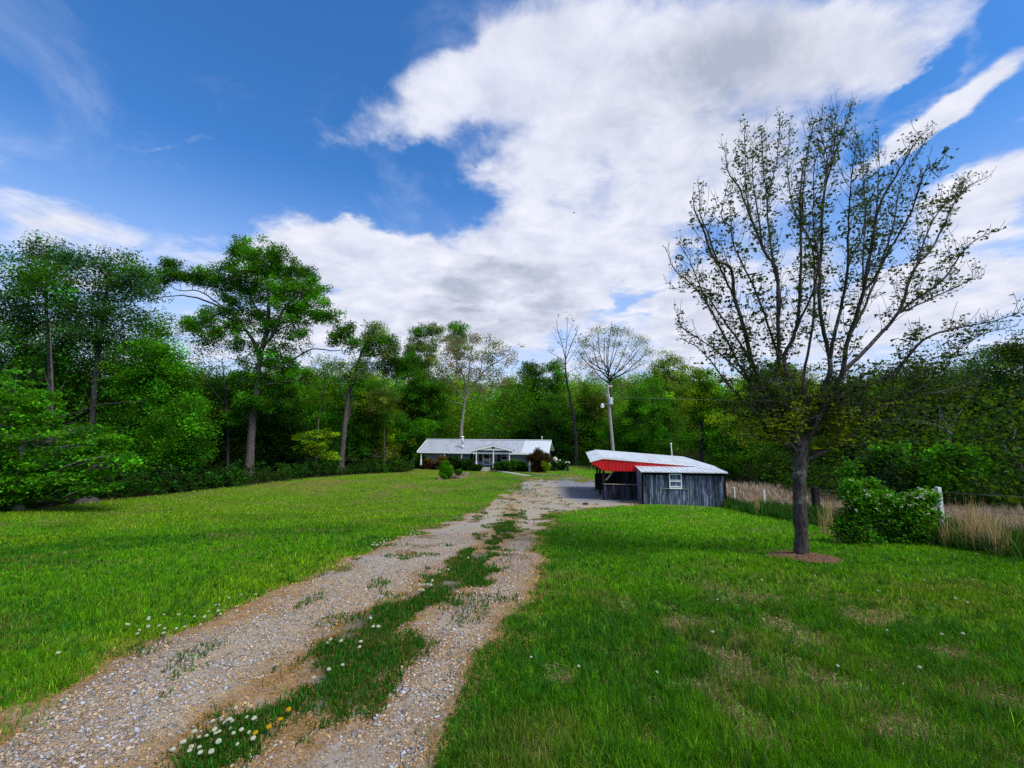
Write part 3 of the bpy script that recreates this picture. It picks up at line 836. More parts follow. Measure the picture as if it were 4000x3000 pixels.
b = MB(); b.box(-.03, SW + .05, -.075, -.045, fz - .16, fz - .02); b.build('eave_board', M['plank'], port)
b = MB(); b.box(-.02, SW + .06, -.10, .03, -.35, -.05); b.build('sill_beam', M['dark'], port)
for xx in (-.06, SW - .03): MB().box(xx, xx + .1, -.07, .03, 0, fz - .17).build('corner_board', M['plank'], port)
# shed roof
b = MB(); y0, y1, z0, z1 = -.30, 2.2, 2.06, 2.17
b.prismx([(y0, z0), (y1, z1), (y1, z1 - .05), (y0, z0 - .05)], -.14, SW + .14)
for k in range(17):
    x = -.12 + k * (SW + .24) / 16; b.bar((x, y0 + .005, z0 + .008), (x, y1 - .02, z1 + .008), .05, .03)
b.build('shed_roof', M['roof_port'], port)
# window
xa, za = sp(2613, 1850.5, -.05); xb, zb = sp(2664, 1910, -.05)
b = MB(); t = .085; y = -.09
b.box(xa, xb, y, y + .06, zb, zb + .07).box(xa, xb, y, y + .06, za - .05, za).box(xa, xa + t*.7, y, y + .06, zb + .07, za - .05).box(xb - t*.7, xb, y, y + .06, zb + .07, za - .05)
zm = zb + (za - zb) * .54
b.box(xa + t*.7, xb - t*.7, y + .003, y + .05, zm - .07, zm - .01).box(xa + t*.7, xb - t*.7, y - .004, y + .05, zm + .015, zm + .06).box(xa + t*.7, xb - t*.7, y + .004, y + .05, zb + .115, zb + .16)
wn = b.build('window', M['white'], port)
MB().box(xa + t*.7, xb - t*.7, y + .055, y + .062, zb + .07, za - .05).build('pane', M['glass'], wn)
MB().box(xa - .42, xa - .01, -.075, -.05, zb - .02, zb + .02).build('ledge', M['timber'], port)
MB().box(xb + .01, xb + .42, -.075, -.05, zb - .03, zb + .01).build('ledge', M['timber'], port)
# carport roof
GD = 2.07; BD = 10.2
lx, lz, pxx, pz, rx, rz_ = -3.16, 2.49, -2.27, 2.73, SW + .2, 2.2
b = MB()
b.prism([(lx, lz), (pxx, pz), (pxx, pz - .05), (lx, lz - .05)], GD - .15, BD)
b.prism([(pxx, pz), (rx, rz_), (rx, rz_ - .05), (pxx, pz - .05)], GD - .15, BD)
for k in range(10):
    x = pxx + (k + .5) * (rx - pxx) / 10; z = pz + (rz_ - pz) * (k + .5) / 10
yy = GD + .5
while yy < BD:
    b.bar((pxx + .05, yy, pz + .004), (rx - .05, yy, rz_ + .006), .04, .018); b.bar((lx + .03, yy, lz + .006), (pxx - .05, yy, pz - .006), .04, .018); yy += .9
b.build('carport_roof', M['roof_port'], port)
b = MB()
b.prism([(lx, lz - .052), (pxx, pz - .052), (pxx, pz - .11), (lx, lz - .11)], GD - .17, GD - .12)
b.prism([(pxx, pz - .052), (rx, rz_ - .052), (rx, rz_ - .11), (pxx, pz - .11)], GD - .17, GD - .12)
b.build('roof_trim', M['white'], port)
rb = 1.80
b = MB(); poly = [(lx + .02, lz - .13), (-2.22, rb), (.3, rb - .005), (SW, rb), (SW, rz_ - .08), (pxx, pz - .115)]
b.prism(poly, GD - .1, GD - .06)
x = -3.0
while x < SW - .1:
    zt = (lz - .12 + (x - lx) / (pxx - lx) * (pz - lz)) if x < pxx else (pz - .12 + (x - pxx) / (rx - pxx) * (rz_ - pz))
    zb_ = rb if x > -2.22 else rb + (-2.22 - x) / (-2.22 - lx) * (lz - .13 - rb)
    if zt - zb_ > .05: b.box(x - .012, x + .012, GD - .122, GD - .1005, zb_ + .01, zt - .015)
    x += .228
b.build('gable_panel', M['red'], port)
for yy in (GD + .1, 6.0, 9.8):
    MB().box(-2.32, -2.16, yy - .08, yy + .08, -.6, 2.5).build('post', M['dark'], port)
MB().box(1.4, 1.55, 9.6, 9.75, -.5, 2.3).build('post', M['timber'], port)
b = MB(); b.box(-2.24, -2.16, GD + .185, 9.7, 2.40, 2.55).box(-2.1, SW, GD - .05, GD + .05, rb + .02, rb + .16).build('beam', M['dark'], port)
b = MB(); b.bar((-2.1, GD + .1, 1.15), (-1.55, GD + .1, 1.78), .05, .1).build('brace', M['timber'], port)
b = MB(); b.bar((-.5, GD + .1, 1.78), (-.08, GD + .1, 1.3), .05, .1).build('brace', M['plank'], port)
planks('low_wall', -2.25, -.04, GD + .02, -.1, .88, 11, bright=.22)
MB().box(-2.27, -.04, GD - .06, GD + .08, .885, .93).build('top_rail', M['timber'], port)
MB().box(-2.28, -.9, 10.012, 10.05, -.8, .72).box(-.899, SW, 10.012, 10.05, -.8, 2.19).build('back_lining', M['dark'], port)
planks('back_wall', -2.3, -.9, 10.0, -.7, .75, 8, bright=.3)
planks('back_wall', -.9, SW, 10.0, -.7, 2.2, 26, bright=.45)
MB().box(-2.45, -1.2, 9.2, 9.7, -.5, .72).build('workbench', M['dark'], port)
b = MB(); b.bar((-2.98, GD + .2, 2.25), (-3.07, GD + .25, 1.75), .03, .03).build('strap', mat_plain('yellow_strap', (.45, .36, .06), .7, .2), port)

# ------------------------------------------------------------------ utility pole, mast
p0 = W(2395, 1765, 42.); p1 = W(2372, 1500, 42.)
dv = (p0 - p1) / (p1[2] - p0[2]); gz = hz(p0[0], 42) - .3; base = p1 + dv * (p1[2] - gz)
pole = thing('utility_pole', (base[0], base[1], hz(base[0], base[1])), 'leaning wooden utility pole with a grey transformer behind the carport', 'utility pole')
o_ = np.array(pole.location)
def atz(z): return (p1 + (base - p1) * ((p1[2] - z) / (p1[2] - gz))) - o_
t_ = Tubes(); zs = np.linspace(gz, p1[2], 9); t_.add([atz(z) for z in zs], np.linspace(.19, .13, 9), 12); t_.build('shaft', M['polewood'], pole)
MB().cyl(atz(p1[2]), atz(p1[2] + .04), .13, .1, 12).build('shaft_cap', M['polewood'], pole)
ztop = W(2375, 1557, 42)[2]; zbot = W(2375, 1580, 42)[2]
c1 = atz(zbot) + np.array([.10, -.34, 0]); c2 = atz(ztop) + np.array([.10, -.34, 0])
tr = MB().cyl(c1, c2, .22, .22, 18).cyl(c2 + np.array([0, 0, .001]), c2 + np.array([0, 0, .07]), .235, .2, 18).build('transformer', M['galv'], pole, False)
MB().cyl(c2 + np.array([-.1, 0, .07]), c2 + np.array([-.12, 0, .38]), .05, .035, 8).build('bushing', M['whitewood'], tr)
MB().cyl(c2 + np.array([.2, -.1, -.12]), c2 + np.array([.3, -.1, -.12]), .03, .03, 8).build('bushing', M['whitewood'], tr)
MB().bar(c2 + np.array([-.25, .1, .1]), c2 + np.array([-.38, .05, .45]), .05).build('cutout', M['galv'], pole)
lp = W(2353, 1585, 42.) - o_
ar = MB().bar(tuple(atz(zbot + .05) + np.array([-.1, -.1, 0])), tuple(lp + np.array([0, 0, .18])), .045).build('lamp_arm', M['galv'], pole)
MB().cyl(lp + np.array([0, 0, .08]), lp + np.array([0, 0, .24]), .12, .08, 12).cyl(lp + np.array([0, 0, -.2]), lp + np.array([0, 0, .079]), .17, .2, 14).build('lamp_head', M['white'], ar)
ti = W(2392, 1508, 42.) - o_
MB().bar(tuple(atz(ti[2] + o_[2])), tuple(ti), .07, .08).build('insulator', M['white'], pole)
t_ = Tubes(); a_ = W(2390, 1550, 42.) - o_; b_ = W(4400, 1500, 60.) - o_; s_ = np.linspace(0, 1, 24)[:, None]; L_ = a_ * (1 - s_) + b_ * s_; L_[:, 2] -= 1.2 * (4 * s_ * (1 - s_))[:, 0]
t_.add(L_, np.full(24, .013), 4); t_.build('power_line', M['wire'], pole)
p = W(2621, 1735, 40.); q = W(2626, 1795, 40.)
q = q + (q - p) / (p[2] - q[2]) * (q[2] - hz(q[0], 40.))
ms = MB().cyl((0, 0, 0), tuple(p - q), .055, .05, 10).cyl(tuple(p - q + np.array([0, 0, .003])), tuple(p - q + np.array([.0, 0, .1])), .1, .07, 10).build('antenna_mast', M['white']); ms.location = tuple(q)
tag(ms, 'thin white pipe mast rising behind the carport roof', 'mast')

# ------------------------------------------------------------------ wire fence
fence = thing('wire_fence', (float(XF(17.)), 17., hz(float(XF(17.)), 17.)), 'wire fence on white posts along the tall dry grass', 'fence')
fo = np.array(fence.location)
FP = []
def fpost(Y, hgt, mat, w, lean=0., lab=None):
    x = float(XF(Y)); g = hz(x, Y)
    FP.append((x, Y, g + hgt - .12))
    a_ = np.array([x, Y, g - .3]) - fo; b_ = np.array([x + lean, Y, g + hgt]) - fo
    o = MB().bar(a_, b_, w).build('post', mat, fence)
    if lab: o['label'] = lab
    return o
for Y, hgt, w in ((6.2, 1.3, .1), (10.8, 1.34, .085), (22., 1.2, .09), (26.7, 1.25, .09)): fpost(Y, hgt, M['whitewood'], w, -.05)
fpost(17., 1.36, M['dark'], .2, .03, 'dark rough wooden fence post')
for Y in (32., 38.): fpost(Y, 1.2, M['whitewood'], .09)
FP.sort(key=lambda p: p[1]); FP2 = np.array(FP) - fo
for dz in (0, -.35, -.7):
    t_ = Tubes(); L_ = []
    for a_, b_ in zip(FP2[:-1], FP2[1:]):
        for s in np.linspace(0, 1, 5)[:-1]:
            v = a_ * (1 - s) + b_ * s; v = v + np.array([0, 0, dz - .05 * 4 * s * (1 - s)]); L_.append(v)
    L_.append(FP2[-1] + np.array([0, 0, dz])); t_.add(L_, np.full(len(L_), .005), 4); t_.build('wire', M['wire'], fence)

# ------------------------------------------------------------------ mulch ring and stones
V = [(0, 0, .05)]; Fc = []
for k, r_ in enumerate((.15, .30, .46, .60)):
    for i in range(40):
        a = 2*math.pi*i/40; rr_ = r_ * (1 + (.22 * (vnoise(i * .37, k * .2, 5) - .5) if k == 3 else 0)) * (1.12 if math.cos(a) > 0 else 1)
        V.append((rr_*math.cos(a), rr_*math.sin(a), 0))
V = np.array(V); V[:, 2] = H(V[:, 0] + MAPLE[0], V[:, 1] + MAPLE[1]) - MAPLE[2] + .03 + .05 * np.maximum(0, 1 - np.hypot(V[:, 0], V[:, 1]) / .7) + .025 * rng.random(len(V))
V[121:, 2] -= .03
for i in range(40): Fc.append((0, 1 + i, 1 + (i+1) % 40))
for k in range(3):
    for i in range(40): Fc.append((1 + 40*k + i, 41 + 40*k + i, 41 + 40*k + (i+1) % 40, 1 + 40*k + (i+1) % 40))
ml = mkmesh('mulch_ring', V, Fc, M['mulch'], None, False); ml.location = tuple(MAPLE)
tag(ml, 'reddish bark mulch ring round the foot of the maple trunk', 'mulch')
def stone(px, py, r_, lab, col=(.45, .42, .38)):
    p = G(px, py); b = MB(); import bmesh
    bm = bmesh.new(); bmesh.ops.create_icosphere(bm, subdivisions=2, radius=r_)
    sd0 = int(px)
    for v in bm.verts:
        v.co *= 1 + .3 * (float(fbm(v.co.x * 9 / r_ * .1 + sd0, v.co.y * 9 / r_ * .1 + v.co.z * 4, 2, 3)) - .5); v.co.z *= .55; v.co.x *= 1.25
    me = bpy.data.meshes.new('stone'); bm.to_mesh(me); bm.free(); me.materials.append(mat_plain('pale_stone', col, .9, .2, 0, .3, 12))
    o = bpy.data.objects.new('stone', me); COL.objects.link(o); o.location = (p[0], p[1], p[2] + r_ * .35); o.rotation_euler = (0, 0, px)
    return tag(o, lab, 'stone')
stone(3125, 2184, .055, 'pale flat stone at the front of the maple trunk')
stone(3170, 2179, .07, 'pinkish stone at the right foot of the maple trunk', (.5, .36, .3))
stone(3085, 2176, .045, 'small grey stone at the left side of the mulch ring', (.3, .29, .28))
stone(2287, 1972, .16, 'dark rounded rock lying on the driveway near the carport', (.025, .024, .022))
# ------------------------------------------------------------------ trees
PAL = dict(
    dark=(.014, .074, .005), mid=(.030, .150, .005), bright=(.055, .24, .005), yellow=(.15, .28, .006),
    olive=(.115, .150, .022), bluish=(.026, .105, .030), pale=(.150, .245, .065), bud=(.24, .21, .10), pink=(.26, .20, .12), deep=(.006, .028, .004), maroon=(.055, .016, .012), bronze=(.16, .085, .015))  # deep: leaf colour darkened to hold the shade of the woods

def clumps(C, ext, n, r, shell=.55):
    d = r.normal(size=(n, 3)); d /= np.linalg.norm(d, axis=1)[:, None]
    rad = np.maximum(r.random(n) ** (1/3), r.random(n) * shell)
    return C + d * (rad * r.lognormal(0, .24, n))[:, None] * ext

def leaf_cloud(cl, per, spread, r, col, var=.40, lvar=.24, flat=1.):
    n = len(cl)
    C = np.repeat(cl, per, 0) + np.clip(r.normal(size=(n * per, 3)), -1.75, 1.75) * spread * np.array([1, 1, .72 * flat])
    f = r.lognormal(0, var, n)[:, None]; hue = r.normal(0, .14, (n, 1))
    cc = np.asarray(col) * f * np.concatenate([1 + hue * 1.4, 1 + hue * .3, 1 - hue], 1)
    cc = np.repeat(cc, per, 0) * r.lognormal(0, lvar, (n * per, 1))
    return C, cc

def bez(a, b, c, n):
    t = np.linspace(0, 1, n)[:, None]
    return a*(1-t)**2 + 2*b*t*(1-t) + c*t*t

def tree(label, base, Y, trunk, r0, blobs, col, leaf=.26, ncl=26, per=26, spread=.42, bark='bark', name='tree', cat='tree', group='trees at the edge of the woods',
         limbs=(), seed=1, twigs=True, col2=None, bare=0., sink=.25, flat=1., depth=.8, taper=.28, minz=.3):
    LM_ = 3.9 if Y > 28 and bare == 0 else 1.
    r = np.random.default_rng(seed)
    b = W(base[0], base[1], Y); gz = hz(b[0], Y); root_p = np.array([b[0], Y, gz])
    root = thing(name, tuple(root_p), label, cat, group)
    T = Tubes()
    tp = [root_p - [0, 0, sink]] + [W(x, y, Y) for x, y in trunk]
    n = max(6, 4 * len(tp)); P = catmull(tp, n); P[1:-1] += r.normal(0, r0 * .10, (n - 2, 3))
    rad = r0 * (1 - (1 - taper) * np.linspace(0, 1, n)); rad[0] *= 1.35; rad[1] *= 1.1
    T.add(P, rad, 10)
    hosts = [(P, rad)]
    for lm in limbs:
        pts, rl = lm[0], lm[1]; dd = lm[2] if len(lm) > 2 else r.uniform(-1, 1) * 1.5
        m = len(pts); q = [W(x, y, Y + dd * (k / (m - 1)) ** 1.0) for k, (x, y) in enumerate(pts)]
        Q = catmull(q, 5 * m); rr = rl * np.linspace(1, .25, len(Q)); Q[2:] += r.normal(0, rl * .18, Q[2:].shape)
        T.add(Q, rr); hosts.append((Q, rr))
    HP = np.vstack([h[0][1:] for h in hosts]); HR = np.concatenate([h[1][1:] for h in hosts])
    LC, LK = [], []
    for bl in blobs:
        cx, cy, rx, ry = bl[:4]; k = bl[4] if len(bl) > 4 else 1.
        sc = Y / F; ex = np.array([rx * sc, depth * .5 * (rx + ry) * sc, ry * sc])
        C = W(cx, cy, Y + r.uniform(-.5, .5) * rx * sc * depth)
        cl = clumps(C, ex, max(3, int(1.45 * ncl * k * max(.35, (rx * ry * sc * sc) / 4.5))), r)
        cl = cl[cl[:, 2] > H(cl[:, 0], cl[:, 1]) + minz]
        if len(cl) == 0: continue
        # limb from the nearest lower wood to the clump group
        dist = np.linalg.norm(HP - C, axis=1) + 2.5 * np.maximum(0, HP[:, 2] - C[2] + .15 * np.linalg.norm(HP[:, :2] - C[:2], axis=1))
        i = int(np.argmin(dist)); A = HP[i]; L = np.linalg.norm(C - A)
        rl = max(.02, min(HR[i] * .6, .018 * L + .02))
        Q = bez(A, A * .45 + C * .55 + [0, 0, -.12 * L], C, 8); Q[2:-1] += r.normal(0, .03 * L, Q[2:-1].shape)
        T.add(Q, rl * np.linspace(1, .35, 8))
        if twigs:
            for c in cl[:: (1 if len(cl) < 60 else 2)]:
                j = r.integers(2, 8); a = Q[j]; l = np.linalg.norm(c - a)
                q = bez(a, a * .5 + c * .5 + r.normal(0, .12 * l, 3), c, 5); T.add(q, np.maximum(.006, rl * .32 * np.linspace(1, .25, 5)))
        if bare < 1:
            kk = r.random(len(cl)) > bare
            C_, c_ = leaf_cloud(cl[kk], int(per * 1.45 * LM_), spread * .84, r, PAL[col] if not col2 or r.random() < .6 else PAL[col2], flat=flat)
            LC.append(C_); LK.append(c_)
    T.build('trunk', M[bark], root, root_p)
    if LC:
        LC = np.vstack(LC); LK = np.vstack(LK)
        leafmesh('crown', LC, leaf * (.66 if LM_ > 1 else 1.15) * r.uniform(.55, 1.35, len(LC)), LK, M['leaf'], root, root_p, r=r)
    return root

def z5(*a): return [(q[0] * .7231, 850 + .7231 * q[1]) + tuple(v * .7231 if i < 2 else v for i, v in enumerate(q[2:])) for q in a]
def z2(*a): return [(800 + q[0] * .41, 1200 + .41 * q[1]) + tuple(v * .41 if i < 2 else v for i, v in enumerate(q[2:])) for q in a]
def z6(*a): return [(1200 + q[0] * .678, 1200 + .678 * q[1]) + tuple(v * .678 if i < 2 else v for i, v in enumerate(q[2:])) for q in a]

# --- left group
tree('tall feathery grey green tree at the left edge of the wood', (175, 1965), 31, z5((235, 1300), (270, 1000), (255, 600), (250, 250)), .24,
     z5((250, 190, 130, 90), (130, 300, 130, 110), (360, 260, 130, 110), (250, 380, 190, 130), (90, 470, 110, 110), (420, 450, 140, 120), (270, 560, 190, 110), (110, 640, 130, 90), (400, 640, 140, 90), (20, 560, 70, 150), (250, 760, 200, 110, .8), (60, 800, 100, 100)),
     'bluish', .25, 30, 20, .50, col2='mid', seed=11, bark='bark_dark')
tree('second tall tree from the left with a rounded leaning top', (352, 1955), 32, z5((495, 1330), (505, 1000), (540, 650), (590, 300)), .28,
     z5((590, 250, 100, 80), (690, 280, 100, 80), (520, 350, 90, 110), (640, 400, 120, 100), (760, 330, 70, 70), (560, 520, 110, 110), (680, 500, 70, 60, .5), (480, 620, 110, 110), (620, 650, 90, 90), (790, 400, 60, 45, .6)),
     'bluish', .25, 30, 20, .5, seed=12, col2='mid', bark='bark_dark')
tree('dense deep green broad tree left of the big oak', (700, 1925), 33, z5((930, 1250), (900, 900), (840, 640)), .26,
     z5((820, 640, 80, 80), (760, 720, 110, 90), (900, 740, 100, 90), (820, 830, 150, 110), (960, 860, 90, 100), (720, 900, 120, 110), (880, 970, 160, 120), (1010, 1010, 90, 110), (760, 1060, 140, 120), (930, 1130, 160, 120), (1060, 1150, 90, 100), (700, 1180, 120, 100), (860, 1260, 180, 100), (1040, 1280, 110, 90)),
     'bright', .26, 34, 24, .45, seed=13, col2='mid', bark='bark_dark')
tree('lacy half open tree between the oak and the dense tree', (660, 1930), 38, z5((920, 1200), (900, 800), (840, 560)), .18,
     z5((760, 520, 90, 60, .6), (840, 540, 80, 60, .5), (900, 600, 90, 70, .5), (960, 680, 70, 70, .4), (700, 590, 90, 70, .6), (640, 760, 110, 100)), 'mid', .26, 20, 12, .5, seed=14, col2='pale')
tree('low spreading tree with layered light green sprays in the left corner', (75, 1970), 21, [(92, 1700), (110, 1600)], .20,
     [(60, 1560, 110, 50), (150, 1570, 70, 35), (40, 1650, 120, 55), (160, 1700, 150, 45), (290, 1690, 120, 35), (60, 1740, 130, 50), (200, 1790, 140, 40), (330, 1770, 110, 30), (90, 1840, 130, 45), (220, 1870, 110, 28), (420, 1720, 60, 22, .5), (440, 1790, 80, 30, .6), (40, 1910, 90, 40), (250, 1920, 80, 20), (-20, 1620, 90, 200), (120, 1640, 100, 30), (60, 1880, 130, 40), (180, 1830, 160, 40), (330, 1850, 110, 30), (130, 1780, 160, 40), (10, 1950, 90, 35), (140, 1940, 110, 22), (350, 1900, 80, 18), (-40, 1850, 100, 100)],
     'bright', .14, 44, 36, .30, seed=15, col2='mid', bark='bark_pale', flat=.45)
tree('leafless grey branched tree crossing the left sprays', (196, 1960), 23.5, [(198, 1700), (205, 1540), (200, 1420), (196, 1300)], .10, [(200, 1240, 60, 60, .3)], 'bluish', .2, 6, 5, .3, seed=16, bark='bark', bare=.7,
     limbs=[([(198, 1650), (160, 1620), (120, 1640), (60, 1640)], .035, -1), ([(200, 1600), (240, 1640), (270, 1600)], .03, -1.5), ([(200, 1640), (300, 1610), (400, 1580), (555, 1567)], .045, -1.5), ([(260, 1650), (340, 1600), (390, 1540), (425, 1500)], .04, -1.2),
            ([(250, 1660), (330, 1640), (360, 1590)], .035, -1), ([(460, 1815), (420, 1790), (350, 1755), (300, 1720)], .05, -2), ([(350, 1755), (400, 1720), (470, 1680), (510, 1655)], .035, -2), ([(180, 1820), (230, 1812), (225, 1798), (165, 1778)], .045, -2.4), ([(225, 1798), (260, 1780), (290, 1790), (305, 1757)], .035, -2.4),
            ([(205, 1540), (185, 1490), (170, 1440)], .03, 0), ([(205, 1560), (240, 1520), (255, 1480)], .03, 0), ([(320, 1600), (330, 1540), (345, 1480)], .03, -.5), ([(490, 1795), (530, 1780), (570, 1772)], .03, -2)])
tree('thin crooked dark tree with sparse leaves left of the oak', (888, 1880), 46, z5((1232, 1200), (1222, 1000), (1215, 900), (1200, 780)), .16,
     z5((1120, 720, 80, 60, .5), (1220, 700, 80, 60, .5), (1290, 780, 60, 60, .4), (1100, 830, 70, 60, .5), (1180, 850, 60, 50, .4), (1060, 760, 40, 70, .5)), 'olive', .28, 22, 8, .6, seed=17, col2='mid', bark='bark_dark',
     limbs=[(z5((1222, 1010), (1180, 970), (1120, 890), (1080, 840)), .06), (z5((1222, 980), (1260, 900), (1300, 800)), .05)])
oak_l = z5
tree('very tall oak with a heavy one sided crown above the lawn', (975, 1852), 45, z5((1360, 1100), (1385, 950), (1400, 800), (1415, 700)), .42,
     z5((1330, 170, 95, 70), (1440, 200, 100, 70), (1260, 210, 50, 60, .6), (1350, 280, 140, 80), (1500, 290, 110, 80), (1600, 300, 90, 70), (1680, 370, 90, 90), (1240, 340, 90, 70), (1140, 330, 90, 60), (1050, 320, 70, 50), (970, 310, 50, 45, .8), (1400, 400, 130, 80), (1560, 420, 120, 90), (1700, 480, 95, 90), (1280, 440, 90, 60), (1620, 530, 100, 60), (1740, 550, 60, 50, .7),
        (900, 300, 60, 55, .9), (920, 250, 40, 30, .6), (840, 350, 60, 50, .7), (1180, 520, 90, 60, .8), (1080, 560, 80, 55), (1010, 600, 50, 45, .7), (1130, 640, 90, 60), (1260, 590, 80, 60), (1480, 590, 110, 70), (1370, 520, 80, 60), (1610, 640, 90, 45, .8), (1300, 690, 90, 50, .8), (1500, 710, 100, 50, .8), (1390, 770, 90, 50), (1550, 800, 100, 55), (1320, 860, 110, 45, .8), (1480, 880, 120, 50, .8), (1640, 860, 80, 50, .8), (1400, 930, 90, 40, .7), (1330, 990, 80, 45, .8), (1440, 1010, 90, 45, .8), (1290, 1060, 60, 40, .6), (1860, 600, 55, 50, .9), (1830, 650, 45, 40, .7), (1890, 680, 40, 40, .6)),
     'mid', .30, 30, 24, .42, seed=18, col2='bright', bark='bark', taper=.5,
     limbs=[(z5((1405, 760), (1385, 700), (1330, 610), (1240, 545), (1170, 520)), .24, 2), (z5((1330, 610), (1280, 540), (1150, 465), (1040, 430), (950, 420), (830, 440)), .14, 3), (z5((1290, 560), (1200, 480), (1080, 400), (960, 390), (880, 340)), .10, 1),
            (z5((1412, 720), (1440, 620), (1450, 480), (1440, 350), (1430, 220)), .26, 0), (z5((1420, 700), (1480, 620), (1530, 500), (1610, 420), (1680, 360)), .18, -2), (z5((1440, 560), (1380, 480), (1340, 380), (1320, 250)), .12, 1.5),
            (z5((1405, 790), (1560, 775), (1640, 730), (1700, 710), (1830, 718), (1870, 660)), .12, -1), (z5((1400, 800), (1330, 780), (1240, 760)), .08, 1), (z5((1480, 620), (1580, 570), (1680, 520)), .09, -1), (z5((1395, 880), (1500, 800), (1600, 790)), .09, -2)])
tree('tall pale leafed tree right of the big oak', (1330, 1840), 52, z2((1325, 1200), (1360, 900), (1440, 600), (1500, 420), (1560, 300)), .34,
     z2((1620, 200, 80, 60), (1560, 290, 80, 60), (1680, 270, 90, 60), (1750, 330, 80, 60), (1640, 360, 110, 60), (1800, 390, 50, 40, .7), (1560, 420, 80, 60), (1700, 430, 80, 40, .8), (1480, 520, 80, 60, .8), (1420, 620, 90, 60), (1520, 620, 90, 60, .8), (1360, 680, 60, 50, .7), (1440, 740, 80, 50, .7), (1300, 560, 60, 50, .4)),
     'pale', .30, 30, 17, .5, seed=19, col2='mid', bark='bark', limbs=[(z2((1340, 1150), (1400, 900), (1420, 780)), .12), (z2((1360, 900), (1300, 800), (1290, 700)), .1), (z2((1390, 900), (1500, 940)), .05)])
tree('slender sapling with drooping leafy side sprays near the lawn edge', (1231, 1862), 47, [(1238, 1740), (1245, 1640), (1262, 1540)], .13,
     [(1200, 1710, 45, 16), (1262, 1700, 45, 18), (1240, 1735, 40, 14), (1300, 1778, 40, 12, .8), (1235, 1765, 40, 10, .6), (1262, 1560, 40, 40, .7), (1215, 1750, 30, 12)], 'yellow', .24, 22, 18, .35, seed=20, bark='bark', flat=.6)
tree('hazy thin crowned tree behind the sapling', (1268, 1840), 56, z2((1120, 1000), (1140, 800), (1150, 600)), .17,
     z2((1080, 520, 90, 60, .5), (1180, 500, 90, 60, .5), (1150, 600, 100, 60, .6), (1040, 620, 60, 60, .4), (1230, 600, 60, 60, .4)), 'pale', .3, 20, 9, .6, seed=21, bark='bark_dark')
tree('dark leafy tree filling the space below the two tall left trees', (300, 1940), 37, [(300, 1600), (310, 1450)], .24,
     [(120, 1380, 120, 70), (250, 1400, 120, 70), (390, 1390, 110, 70), (60, 1480, 120, 70), (200, 1490, 120, 70), (340, 1490, 120, 70), (470, 1470, 80, 70), (110, 1580, 130, 60), (280, 1600, 130, 60), (430, 1580, 110, 70)], 'mid', .26, 24, 20, .5, seed=23, col2='dark', bark='bark_dark')
tree('mid green tree in the dip left of the oak trunk', (800, 1900), 52, [(800, 1620)], .2,
     [(720, 1490, 80, 40), (830, 1500, 90, 45), (930, 1490, 70, 40), (770, 1560, 100, 50), (890, 1570, 100, 50), (690, 1540, 70, 50)], 'mid', .28, 24, 18, .5, seed=24, col2='yellow', bark='bark_dark')
tree('fresh green tree filling the woods between oak and pale tree', (1180, 1850), 60, [(1180, 1600)], .22,
     [(1090, 1450, 70, 40), (1180, 1480, 90, 45), (1270, 1470, 80, 45), (1120, 1520, 90, 45), (1230, 1540, 90, 45), (1330, 1530, 70, 50), (1050, 1490, 60, 40)], 'yellow', .28, 24, 18, .5, seed=25, col2='mid', bark='bark_dark')
